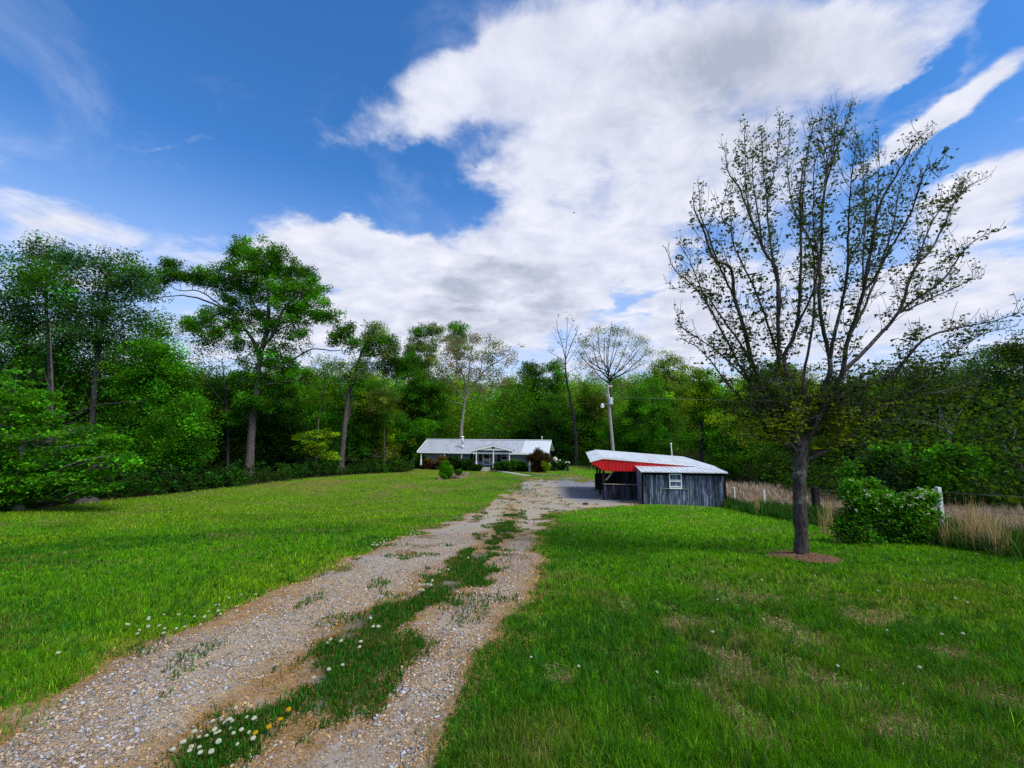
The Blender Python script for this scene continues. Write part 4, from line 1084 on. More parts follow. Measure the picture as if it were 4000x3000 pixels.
# --- behind the lawn, left of the house
mids = [
 ('rounded deep green tree under the oak limbs', (1060, 1850), 52, [(1060, 1500)], .2, [(1050, 1540, 80, 60), (1120, 1590, 80, 60), (1010, 1620, 70, 60), (1090, 1660, 100, 60), (1160, 1690, 80, 70), (1040, 1720, 90, 60), (1120, 1760, 90, 50)], 'mid', 'dark'),
 ('bushy bright green tree in front of the sapling woods', (1150, 1850), 54, [(1160, 1560)], .16, [(1190, 1560, 80, 50), (1130, 1540, 60, 40), (1180, 1640, 90, 60), (1250, 1640, 60, 60), (1160, 1740, 80, 40), (1270, 1790, 60, 40)], 'bright', 'mid'),
 ('dark lower tree behind the crooked trunk', (830, 1900), 50, [(835, 1600)], .2, [(840, 1560, 90, 60), (780, 1600, 80, 60), (900, 1620, 90, 60), (830, 1680, 110, 70), (930, 1700, 80, 60), (870, 1760, 120, 50), (790, 1770, 80, 60)], 'mid', 'olive'),
 ('yellowish leafy tree halfway between oak and house', (1440, 1830), 62, [(1445, 1560)], .2, [(1440, 1480, 70, 50, .7), (1470, 1540, 80, 60), (1400, 1590, 70, 60), (1450, 1640, 90, 60), (1500, 1620, 60, 60), (1420, 1710, 80, 60), (1490, 1720, 70, 60)], 'yellow', 'mid'),
 ('round topped dark green tree with bare stems below its crown', (1545, 1830), 74, [(1545, 1600), (1550, 1450)], .22, [(1545, 1415, 60, 35), (1600, 1420, 50, 40), (1500, 1430, 50, 35), (1570, 1450, 70, 25), (1640, 1440, 50, 40)], 'dark', 'mid'),
 ('olive tinted tree above the left end of the house roof', (1620, 1800), 70, [(1620, 1560)], .22, [(1640, 1490, 70, 50), (1590, 1540, 70, 50), (1680, 1540, 80, 60), (1620, 1610, 90, 60), (1560, 1610, 60, 60), (1690, 1630, 60, 60)], 'olive', 'mid'),
 ('bushy green tree beside the stair end of the house', (1585, 1835), 66, [(1590, 1680)], .18, [(1590, 1690, 70, 50), (1540, 1730, 60, 50), (1640, 1740, 50, 45), (1580, 1780, 90, 35), (1650, 1670, 60, 40)], 'mid', 'bright'),
 ('grey twiggy tree in the gap left of the house', (1500, 1835), 60, [(1500, 1600), (1490, 1560)], .12, [(1500, 1560, 60, 60, .4), (1540, 1620, 60, 60, .4), (1470, 1640, 50, 50, .4), (1420, 1760, 70, 40), (1490, 1780, 80, 35)], 'olive', 'mid'),
 ('tall light green crowned tree left above the house', (1690, 1800), 80, z6((720, 700), (700, 400), (690, 250)), .3, z6((680, 140, 70, 40), (740, 130, 50, 40), (620, 150, 40, 35, .7), (620, 230, 70, 45), (700, 230, 80, 50), (600, 300, 60, 40), (680, 320, 90, 50), (580, 260, 30, 30, .6)), 'pale', 'mid'),
 ('narrow green topped tree peeping beside the pinkish crown', (1785, 1800), 84, z6((862, 600), (860, 300)), .25, z6((850, 120, 50, 40), (890, 150, 40, 40, .8), (830, 190, 60, 50), (880, 230, 60, 50)), 'bright', 'pale'),
 ('dark compact tree on the slope right of the pinkish crown', (2090, 1800), 82, z6((1300, 700), (1300, 450)), .28, z6((1290, 355, 65, 35), (1320, 380, 50, 40), (1260, 400, 45, 40), (1300, 450, 75, 55), (1260, 520, 70, 50), (1340, 520, 60, 50), (1300, 590, 80, 40)), 'dark', 'deep'),
 ('lime green tree on the slope above the middle of the house', (2010, 1790), 88, z6((1190, 650), (1190, 480)), .22, z6((1170, 450, 50, 40), (1220, 490, 60, 50), (1150, 520, 60, 50), (1200, 580, 70, 50), (1120, 600, 60, 50)), 'yellow', 'bright'),
 ('leafy green tree just behind the right end of the house', (2150, 1810), 70, [(2150, 1640)], .2, [(2150, 1610, 70, 50), (2100, 1650, 70, 50), (2190, 1660, 60, 50), (2140, 1710, 90, 50), (2200, 1740, 60, 50), (2080, 1700, 60, 40)], 'mid', 'dark'),
 ('slim leaning green tree left of the bare topped tree', (2170, 1810), 76, z6((1400, 600), (1440, 400)), .2, z6((1420, 340, 50, 30), (1440, 390, 70, 45), (1400, 450, 50, 40), (1470, 470, 50, 50), (1430, 540, 70, 50), (1380, 570, 50, 40)), 'bright', 'mid'),
 ('shaded green tree between the bare topped tree and the pole', (2310, 1815), 70, [(2310, 1600)], .2, [(2290, 1560, 60, 50), (2340, 1590, 50, 50), (2280, 1640, 70, 50), (2330, 1680, 70, 50), (2280, 1730, 70, 50), (2340, 1740, 40, 40)], 'mid', 'olive'),
 ('green tree low behind the carport roof', (2440, 1820), 62, [(2440, 1660)], .2, [(2440, 1640, 60, 40), (2400, 1690, 50, 40), (2490, 1690, 60, 50), (2440, 1740, 80, 40), (2520, 1750, 60, 30)], 'bright', 'mid'),
 ('full leafy tree of fresh green right of the pole', (2550, 1830), 58, [(2550, 1600), (2545, 1500)], .26, [(2540, 1520, 60, 50), (2490, 1570, 60, 50), (2590, 1570, 60, 50), (2540, 1620, 90, 50), (2480, 1640, 50, 50), (2610, 1650, 60, 60), (2540, 1700, 90, 50), (2600, 1740, 60, 40)], 'bright', 'mid'),
 ('feathery topped yellow green tree standing over the carport', (2620, 1830), 66, z6((2090, 700), (2080, 450), (2080, 320)), .24, z6((2080, 300, 50, 40, .6), (2020, 340, 50, 40, .6), (2130, 320, 50, 40, .6), (2060, 380, 70, 50), (2150, 400, 60, 50), (2000, 430, 60, 50), (2090, 470, 80, 50)), 'yellow', 'pale'),
 ('yellow green tree behind the shed roof', (2740, 1840), 52, [(2740, 1620), (2730, 1480)], .26, [(2710, 1470, 50, 40), (2760, 1500, 60, 50), (2690, 1540, 50, 50), (2750, 1570, 80, 50), (2820, 1560, 50, 50), (2700, 1620, 60, 50), (2780, 1650, 80, 60), (2840, 1640, 60, 60), (2720, 1710, 70, 50), (2800, 1740, 80, 50)], 'yellow', 'bright'),
 ('broad green tree at the right corner of the shed', (2870, 1880), 44, [(2870, 1700)], .22, [(2860, 1660, 70, 60), (2920, 1700, 70, 60), (2820, 1730, 60, 50), (2880, 1770, 90, 50), (2950, 1790, 60, 40), (2850, 1830, 60, 30)], 'mid', 'yellow'),
]
for i, (lab, base, Y, tr, r0, bl, c1, c2) in enumerate(mids):
    tree(lab, base, Y, tr, r0, bl, c1, .36 if Y > 65 else .31, 24, 22, .55 if Y > 65 else .48, seed=100 + i, col2=c2, bark='bark' if i % 3 else 'bark_dark', group='trees in the woods around the house')

tree('tall tree behind the house with a spreading pinkish budding crown', (1800, 1820), 70, z6((888, 720), (900, 600), (915, 520)), .42,
     z6((880, 210, 70, 40, .7), (980, 190, 70, 40, .7), (1070, 210, 60, 35, .7), (1130, 260, 60, 35, .6), (820, 260, 70, 45, .7), (920, 290, 90, 50, .7), (1030, 290, 80, 50, .7), (1160, 310, 50, 30, .5), (780, 340, 70, 50, .7), (860, 370, 80, 50, .7), (980, 370, 80, 40, .6), (1080, 380, 70, 40, .6), (750, 430, 60, 40, .6), (1100, 430, 90, 35, .5), (840, 470, 70, 40, .7), (1010, 480, 60, 35, .5), (700, 400, 50, 40, .5), (1150, 480, 50, 40, .4)),
     'pink', .34, 26, 12, .6, seed=31, col2='olive', bark='bark_pale', group='trees in the woods around the house',
     limbs=[(z6((915, 530), (905, 420), (870, 330), (830, 240)), .16), (z6((915, 520), (930, 400), (940, 300), (960, 200)), .16), (z6((920, 510), (980, 420), (1040, 350), (1120, 300), (1190, 260)), .16), (z6((910, 540), (860, 470), (800, 400), (750, 350)), .13), (z6((930, 520), (1010, 520), (1040, 530)), .07), (z6((905, 560), (840, 545), (800, 530)), .07), (z6((950, 450), (1000, 370), (1010, 290), (1050, 210)), .1)])
tree('tall nearly bare tree with a thin fan of twigs', (2247, 1830), 66, z6((1548, 800), (1535, 650), (1510, 500), (1490, 380), (1488, 280)), .32,
     z6((1440, 110, 40, 50, .5), (1500, 70, 45, 40, .6), (1550, 130, 30, 50, .5), (1470, 180, 60, 60, .5), (1530, 200, 40, 50, .4), (1420, 230, 40, 40, .3), (1410, 290, 40, 30, .2)), 'bluish', .26, 26, 4, .35, seed=32, bark='bark_dark', bare=.45, group='trees in the woods around the house',
     limbs=[(z6((1488, 300), (1470, 220), (1445, 140), (1435, 70)), .08), (z6((1488, 290), (1495, 180), (1500, 60)), .08), (z6((1490, 300), (1520, 220), (1550, 150), (1565, 100)), .08), (z6((1488, 330), (1450, 290), (1400, 260), (1385, 250)), .06), (z6((1490, 330), (1530, 270), (1570, 220)), .05), (z6((1470, 230), (1440, 190), (1405, 130)), .04), (z6((1488, 330), (1440, 310), (1380, 330)), .05), (z6((1500, 180), (1520, 120), (1530, 70)), .04), (z6((1545, 720), (1580, 700), (1600, 690)), .06), (z6((1535, 640), (1500, 560), (1460, 500)), .07)])
vl = []
rv = np.random.default_rng(5)
for k in range(15):
    a = R(-62 + 124 * k / 14 + rv.uniform(-4, 4)); L = 300 * (1 - .12 * abs(math.sin(a))) * rv.uniform(.85, 1.05)
    s0 = (1738 + rv.uniform(-6, 8), 410 + rv.uniform(-40, 30)); e = (s0[0] + 25 + .86 * L * math.sin(a), s0[1] - L * math.cos(a) * (1.0 if math.cos(a) > .5 else .85))
    m1 = (s0[0] + .45 * L * math.sin(a) * 1.05, s0[1] - .38 * L * math.cos(a))
    vl.append((z6(s0, m1, e), .10, rv.uniform(-5, 5)))
tree('large vase shaped tree of fine twigs and pale buds above the pole', (2390, 1815), 62, z6((1752, 720), (1745, 560), (1738, 430)), .40,
     z6((1600, 200, 60, 50, .6), (1680, 150, 60, 45, .6), (1760, 130, 60, 45, .6), (1840, 150, 60, 45, .6), (1920, 200, 60, 50, .6), (1975, 260, 40, 45, .5), (1570, 270, 45, 50, .5), (1650, 230, 70, 50, .5), (1740, 210, 80, 50, .5), (1840, 230, 70, 50, .5), (1920, 290, 60, 50, .4), (1600, 320, 60, 45, .5), (1690, 310, 70, 50, .5), (1800, 310, 70, 50, .4), (1880, 350, 60, 40, .3), (1640, 380, 60, 40, .5), (1760, 420, 70, 40, .6), (1840, 440, 60, 40, .6)),
     'bud', .27, 30, 9, .5, seed=33, col2='olive', bark='bark_dark', limbs=vl, group='trees in the woods around the house')

# --- right hand woods, their shade put into the deep leaf colours
rights = [
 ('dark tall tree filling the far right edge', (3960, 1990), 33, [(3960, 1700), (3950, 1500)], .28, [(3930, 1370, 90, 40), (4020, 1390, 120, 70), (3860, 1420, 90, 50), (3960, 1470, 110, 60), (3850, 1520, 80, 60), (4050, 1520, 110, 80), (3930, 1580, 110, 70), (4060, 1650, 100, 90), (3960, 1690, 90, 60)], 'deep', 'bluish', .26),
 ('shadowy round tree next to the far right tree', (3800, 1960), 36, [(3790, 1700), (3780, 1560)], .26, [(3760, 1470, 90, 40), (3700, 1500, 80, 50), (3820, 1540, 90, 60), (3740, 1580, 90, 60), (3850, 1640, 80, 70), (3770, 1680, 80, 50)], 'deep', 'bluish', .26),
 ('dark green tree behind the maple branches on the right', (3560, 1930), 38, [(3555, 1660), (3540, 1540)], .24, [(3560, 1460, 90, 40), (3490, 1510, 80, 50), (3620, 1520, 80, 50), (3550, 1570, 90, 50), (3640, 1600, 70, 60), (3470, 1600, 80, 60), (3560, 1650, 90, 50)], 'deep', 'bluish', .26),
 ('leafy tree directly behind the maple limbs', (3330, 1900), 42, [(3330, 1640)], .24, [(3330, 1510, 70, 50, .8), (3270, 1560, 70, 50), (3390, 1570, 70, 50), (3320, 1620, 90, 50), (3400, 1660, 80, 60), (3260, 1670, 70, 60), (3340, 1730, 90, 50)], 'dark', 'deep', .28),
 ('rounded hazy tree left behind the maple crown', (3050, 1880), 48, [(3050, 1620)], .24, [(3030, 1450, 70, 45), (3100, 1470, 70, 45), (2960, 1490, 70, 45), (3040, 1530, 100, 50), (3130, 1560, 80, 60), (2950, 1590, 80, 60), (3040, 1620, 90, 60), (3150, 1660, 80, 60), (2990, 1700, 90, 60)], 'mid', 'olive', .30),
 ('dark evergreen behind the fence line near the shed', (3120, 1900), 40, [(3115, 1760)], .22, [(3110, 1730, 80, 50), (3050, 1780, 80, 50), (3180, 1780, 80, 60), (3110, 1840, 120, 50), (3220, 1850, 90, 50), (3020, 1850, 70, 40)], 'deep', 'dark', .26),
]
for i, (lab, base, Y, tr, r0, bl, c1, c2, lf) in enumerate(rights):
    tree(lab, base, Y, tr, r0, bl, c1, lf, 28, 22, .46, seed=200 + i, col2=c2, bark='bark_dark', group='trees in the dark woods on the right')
tree('pale forked trunk standing in the dark right hand woods', (3708, 1850), 30, [(3708, 1740), (3712, 1690)], .17, [(3690, 1560, 70, 50), (3770, 1540, 60, 50)], 'deep', .26, 20, 14, .45, seed=221, bark='bark_pale', group='trees in the dark woods on the right',
     limbs=[([(3712, 1700), (3690, 1650), (3670, 1590)], .09), ([(3712, 1700), (3735, 1640), (3770, 1570)], .09)])
tree('dead grey forked tree with bare limbs at the right edge', (4010, 1900), 26, [(3995, 1840), (3970, 1790)], .13, [(3965, 1670, 40, 30, .2)], 'deep', .2, 4, 4, .3, seed=222, bark='bark_pale', bare=.8, group='trees in the dark woods on the right',
     limbs=[([(3970, 1790), (3935, 1770), (3920, 1720), (3912, 1690)], .06), ([(3970, 1790), (3955, 1740), (3965, 1690), (3975, 1650)], .06), ([(3985, 1830), (3985, 1790), (3983, 1765)], .05), ([(3960, 1785), (3920, 1786), (3870, 1785)], .025), ([(3960, 1880), (3900, 1850), (3850, 1840)], .035)])

def bush(label, base, Y, blobs, col, leaf=.16, name='bush', cat='bush', group=None, seed=1, col2=None, ncl=30, per=28, spread=.16, flat=1., stems=True):
    return tree(label, base, Y, [(base[0] + 2, min(b[1] for b in blobs))], .045, blobs, col, leaf, ncl, per, spread, 'bark_dark', name, cat, group, (), seed, stems, col2, 0., .1, flat, .8, minz=.05)
bush('bright green rounded bush at the edge of the right hand woods', (3760, 1960), 22, [(3740, 1770, 60, 35), (3680, 1800, 50, 35), (3790, 1790, 50, 35), (3740, 1840, 90, 45), (3820, 1850, 50, 40), (3680, 1870, 60, 35), (3760, 1890, 90, 35)], 'bright', .18, seed=230, spread=.28)
bush('grey green sloping thicket bush behind the flowering bush', (3520, 1960), 24, [(3470, 1760, 70, 40), (3530, 1800, 80, 45), (3420, 1820, 60, 40), (3580, 1850, 60, 40), (3490, 1870, 110, 40), (3620, 1890, 50, 30), (3340, 1830, 60, 40), (3380, 1890, 70, 30)], 'mid', .17, seed=231, col2='bluish', spread=.28)
bush('small dark bush in front of the right hand thicket', (3390, 1960), 20, [(3360, 1900, 50, 30), (3420, 1910, 40, 25), (3380, 1930, 60, 20)], 'mid', .14, seed=232)
bush('dim tangle of brush at the far right edge', (3950, 2010), 20, [(3900, 1900, 70, 40), (3990, 1900, 70, 50), (3940, 1960, 90, 40), (4050, 1960, 60, 50), (3850, 1950, 60, 30)], 'dark', .16, seed=233, col2='bluish', spread=.3)

# --- plants round the house
HY = 57.5
bush('orange tipped shrub nearest the left end of the porch', (1675, 1836), 58.6, [(1675, 1800, 11, 8), (1669, 1815, 13, 10), (1682, 1818, 12, 10), (1675, 1829, 15, 6)], 'bronze', .15, seed=240, col2='maroon', ncl=60, per=22, name='shrub', cat='shrub')
bush('taller shrub with a rusty orange top beside the porch post', (1722, 1834), 58.2, [(1726, 1790, 12, 8), (1715, 1804, 11, 10), (1731, 1806, 10, 10), (1722, 1821, 14, 10)], 'bronze', .15, seed=241, col2='olive', ncl=60, per=22, name='shrub', cat='shrub')
bush('large purple black shrub in front of the left porch', (1770, 1835), 57.4, [(1772, 1793, 17, 10), (1757, 1808, 13, 11), (1784, 1808, 15, 11), (1768, 1824, 22, 10)], 'deep', .15, seed=242, col2='maroon', ncl=60, per=24, name='shrub', cat='shrub')
bush('clipped dark green hedge left of the front steps', (1825, 1835), 56.8, [(1815, 1802, 20, 10), (1836, 1806, 18, 10), (1820, 1820, 28, 12), (1848, 1824, 16, 10)], 'deep', .13, seed=243, col2='dark', ncl=70, per=26, name='hedge', cat='hedge')
bush('low dark shrub right beside the front steps', (1866, 1835), 56.0, [(1862, 1824, 10, 8), (1872, 1826, 8, 7)], 'deep', .12, seed=244, ncl=70, name='shrub', cat='shrub')
bush('long clipped green hedge right of the front steps', (1995, 1837), 55.6, [(1948, 1815, 16, 8), (1975, 1810, 20, 8), (2010, 1808, 20, 8), (2036, 1811, 16, 8), (1950, 1824, 26, 12), (1990, 1820, 32, 14), (2035, 1821, 28, 14)], 'dark', .13, seed=245, col2='mid', ncl=70, per=26, name='hedge', cat='hedge')
tree('red leafed ornamental tree at the right corner of the house', (2103, 1838), 54.6, [(2103, 1790), (2105, 1770)], .10,
     [(2102, 1768, 14, 10), (2085, 1783, 20, 9), (2122, 1783, 22, 10), (2104, 1790, 30, 10), (2138, 1796, 14, 12), (2072, 1790, 12, 8), (2100, 1806, 26, 12), (2120, 1816, 16, 12), (2096, 1826, 18, 8)], 'maroon', .15, 60, 20, .22, 'bark_dark', 'ornamental_tree', 'tree', None, seed=246)
bush('slim yellow green plant under the red leafed tree', (2132, 1838), 54.0, [(2128, 1818, 7, 12), (2137, 1824, 6, 9)], 'yellow', .14, seed=247, ncl=80, name='plant', cat='plant')
bush('dark rounded bush below the satellite dish', (2185, 1842), 57.0, [(2175, 1818, 20, 14), (2200, 1812, 18, 14), (2190, 1830, 28, 10), (2160, 1832, 14, 8)], 'dark', .15, seed=248, ncl=60)
bush('bright green conical evergreen shrub in the flower bed', (1739, 1869), 46.0, [(1741, 1812, 5, 8), (1735, 1824, 12, 9), (1751, 1828, 11, 8), (1737, 1840, 18, 12), (1752, 1845, 13, 12), (1742, 1856, 18, 10)], 'bright', .11, seed=249, ncl=110, per=34, spread=.15, name='evergreen_shrub', cat='shrub')
bush('small bare stemmed rose bush in the flower bed', (1791, 1864), 46.2, [(1786, 1842, 8, 5), (1797, 1843, 7, 5), (1791, 1849, 8, 4)], 'mid', .09, seed=250, ncl=110, per=14, spread=.1, name='rose_bush', cat='bush')

# --- flowering bush on the fence
fb = tree('dense green bramble bush with small white blossoms on the fence', (3470, 2090), 10.3, [(3440, 1900)], .02,
     [(3340, 2000, 40, 28), (3400, 1975, 45, 24), (3470, 2000, 55, 28), (3540, 1985, 50, 26), (3590, 1995, 40, 26), (3380, 2040, 70, 40), (3470, 2060, 90, 45), (3560, 2050, 70, 45), (3320, 2080, 50, 35), (3420, 2100, 90, 35), (3540, 2110, 80, 35), (3610, 2100, 40, 35), (3370, 2130, 80, 30), (3480, 2150, 110, 30), (3590, 2150, 90, 30), (3420, 2170, 90, 25), (3660, 2160, 60, 25), (3560, 1950, 26, 12), (3610, 1940, 16, 10, .8), (3350, 1945, 10, 24, .9), (3325, 1900, 6, 20, .9), (3380, 1945, 18, 12), (3500, 1960, 14, 10), (3440, 1955, 8, 14, .5), (3300, 2040, 14, 10), (3630, 2010, 10, 8)] + [(rng.uniform(3290, 3640), rng.uniform(1935, 1985), rng.uniform(5, 10), rng.uniform(8, 18), .45) for _ in range(16)],
     'mid', .062, 52, 20, .12, 'bark_dark', 'flowering_bush', 'bush', None, (), 260, True, 'bright', 0., .1, minz=.03)
fp = np.array(fb.location); fcr = [c for c in fb.children if c.name.startswith('crown')][0]; lv = np.empty(len(fcr.data.vertices) * 3, np.float32); fcr.data.vertices.foreach_get('co', lv); lv = lv.reshape(-1, 4, 3).mean(1) + fp
Cb = []
for k in range(130):
    c_ = lv[rng.integers(len(lv))]
    if c_[2] < fp[2] + .62: continue
    q_ = lv[np.linalg.norm(lv - c_, axis=1) < .22]; dd_ = np.array([-.65, -.6, .5]); Cb.append(q_[np.argmax(q_ @ dd_)] + dd_ * .02)
Cb = np.repeat(np.array(Cb), 5, 0); Cb = Cb + rng.normal(0, .016, Cb.shape)
bl = leafmesh('blossoms', Cb, .042, np.tile([[.72, .74, .66]], (len(Cb), 1)), M['leaf'], fb, fp); bl['kind'] = 'stuff'

# --- dry grass beyond the fence
def drygrass(n):
    Y = ysample(n, 5.2, 40, 1.1); X = XF(Y) + .15 + (rng.random(n) ** 1.25) * 8.5
    Y = Y + rng.uniform(-.3, .3, n)
    ok = (rng.random(n) < .25 + 1.3 * fbm(X / 1.3, Y / 1.3, 3, 131)) & ~((np.abs(X - XF(Y)) < 1.2) & (Y > 8.6) & (Y < 12) & (rng.random(n) < .8))
    X, Y = X[ok], Y[ok]; n = len(X)
    h = rng.uniform(.25, .75, n) * (.6 + .8 * fbm(X / 2, Y / 2, 3, 132))
    c = np.array([[.44, .33, .255]]) * rng.lognormal(0, .38, n)[:, None]
    c = lerp(c, [.40, .27, .13], sstep(.5, .65, fbm(X / 1.1, Y / 1.1, 3, 133)) * .85)
    c = np.where((rng.random(n) < .12)[:, None], np.array([[.05, .10, .03]]), c)
    return blades('tall_dry_grass', X, Y, h, np.maximum(.006, .0012 * Y) * rng.uniform(.7, 1.4, n), c, M['dry'], .3)
tag(drygrass(95000), 'tall dry mauve and tan grass standing beyond the fence', 'grass', None, 'stuff')
def clump(px, py, Y, n, hh, lab):
    p = W(px, py, Y); p[2] = hz(p[0], p[1])
    n = int(n * .5); X = p[0] + rng.normal(0, .07, n); Yy = p[1] + rng.normal(0, .07, n)
    c = np.array([[.56, .37, .18]]) * rng.lognormal(0, .3, n)[:, None]
    o = blades('grass_clump', X, Yy, hh * rng.uniform(.35, 1.1, n), np.full(n, .008), c, M['dry'], .17)
    return tag(o, lab, 'grass clump', 'orange sedge clumps by the fence')
clump(3285, 2060, 10.6, 260, 1.25, 'orange dry grass clump just left of the flowering bush')
clump(3230, 2060, 12.5, 160, 1.1, 'thin leaning dry grass clump between dark post and flowering bush')
clump(2960, 1990, 21.0, 160, .95, 'tan dry grass clump under the second white post from the shed')
clump(3790, 2120, 9.4, 240, 1.25, 'tallest orange dry grass clump right of the big white post')
clump(3850, 2130, 9.0, 300, 1.0, 'wide orange dry grass clump second right of the white post')
clump(3915, 2150, 8.5, 240, .85, 'short orange dry grass clump near the right edge')
clump(3705, 2100, 9.9, 120, .8, 'small pale dry grass clump close to the big white post')

def weeds(n):
    Y = ysample(n, 5.0, 34, 1.2); X = XF(Y) + rng.normal(-.05, .34, n) + .25 * (fbm(Y / 1.5, Y * 0, 3, 141) - .5)
    h = rng.uniform(.2, .7, n) * (.5 + .9 * fbm(X, Y / 1.2, 3, 142)); n = len(X)
    c = np.array([[.018, .080, .008]]) * rng.lognormal(0, .4, n)[:, None]
    return blades('undergrowth', X, Y, h, np.maximum(.009, .0016 * Y) * rng.uniform(.7, 1.4, n), c, M['grass'], .6)
tag(weeds(60000), 'uncut green weeds along the foot of the wire fence', 'undergrowth', None, 'stuff')

# --- woodland masses (understory along the lawn, woods and hill beyond)
def mass(name, lab, centers, ext, per_area, leaf, pal, r, spread, mat='leaf', cat='woods'):
    LC, LK = [], []
    for c, e, p in zip(centers, ext, pal):
        n = max(4, int(per_area * e[0] * e[2]))
        cl = clumps(c, e, n, r, .9)
        C_, k_ = leaf_cloud(cl, 12, spread * e[0] / 3, r, p, .35, .28); LC.append(C_); LK.append(k_)
    LC = np.vstack(LC); LK = np.vstack(LK); z = H(LC[:, 0], LC[:, 1]); ok = LC[:, 2] > z
    LC, LK = LC[ok], LK[ok]
    o = leafmesh(name, LC, leaf * r.uniform(.6, 1.3, len(LC)), LK, M[mat], r=r)
    return tag(o, lab, cat, None, 'stuff')
r = np.random.default_rng(77)
C, E, Pp = [], [], []
def addc(x, y, h, w, p, base=.4):
    C.append(np.array([x, y, hz(x, y) + h * base + .0])); E.append(np.array([w, w, h * .55])); Pp.append(np.array(PAL[p]) * r.uniform(.75, 1.4))
# low brush along the forest edge at left and behind the house
for k in range(360):
    y = r.uniform(14, 66); off = abs(r.normal(0, 2.0)) + .5
    x = float(XE(np.array([min(y, 57.)])[0])) - off - (0 if y < 57 else 0)
    if y > 57: x = r.uniform(-22, -13)
    addc(x, y, r.uniform(.5, 2.0), r.uniform(.7, 1.4), r.choice(['deep', 'deep', 'dark', 'dark']))
for k in range(130):
    x = r.uniform(-20, 24); y = r.uniform(66, 72); addc(x, y, r.uniform(1.5, 4.), r.uniform(1.2, 2.2), r.choice(['deep', 'dark', 'mid']))
for k in range(90):
    y = r.uniform(14, 46); x = float(XF(y)) + r.uniform(7.0, 11) + (0 if y < 40 else 2); addc(x, y, r.uniform(1.0, 3.2), r.uniform(1., 1.9), r.choice(['deep', 'deep', 'dark']))
mass('undergrowth', 'dark leafy brush along the woodland edge', C, E, 7.5, .24, Pp, r, .45, cat='undergrowth')
C, E, Pp = [], [], []
for k in range(420):     # woods behind the first row of trees
    y = r.uniform(70, 100); x = r.uniform(-1.15 * y, 1.2 * y); addc(x, y, r.uniform(8, 16.5) * (1 if abs(x) < 70 else .85), r.uniform(1.9, 3.4), r.choice(['mid', 'bright', 'bright', 'olive', 'yellow', 'bright', 'yellow']), .5)
mass('woodland', 'leafy spring woods filling the background behind the yard', C, E, 5.0, .34, Pp, r, .62)
C, E, Pp = [], [], []
for k in range(170):     # left woods
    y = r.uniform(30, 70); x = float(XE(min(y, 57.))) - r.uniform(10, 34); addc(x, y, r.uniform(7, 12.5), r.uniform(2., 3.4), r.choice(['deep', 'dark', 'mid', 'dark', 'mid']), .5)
for k in range(150):     # right woods, shade put into deep leaf colours
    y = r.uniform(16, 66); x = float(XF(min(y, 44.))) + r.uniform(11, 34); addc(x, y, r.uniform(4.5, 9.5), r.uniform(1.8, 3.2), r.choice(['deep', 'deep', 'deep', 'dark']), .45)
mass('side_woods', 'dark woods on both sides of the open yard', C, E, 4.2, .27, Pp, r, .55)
C, E, Pp = [], [], []
for k in range(900):     # wooded hill
    y = r.uniform(100, 330); x = r.uniform(-1.2 * y, 1.25 * y); addc(x, y, r.uniform(8, 13), r.uniform(3.2, 5.5), r.choice(['mid', 'bright', 'yellow', 'yellow', 'bright', 'olive']), .5)
mass('wooded_hill', 'distant wooded hill covered in fresh spring green', C, E, 1.6, .75, Pp, r, .7)
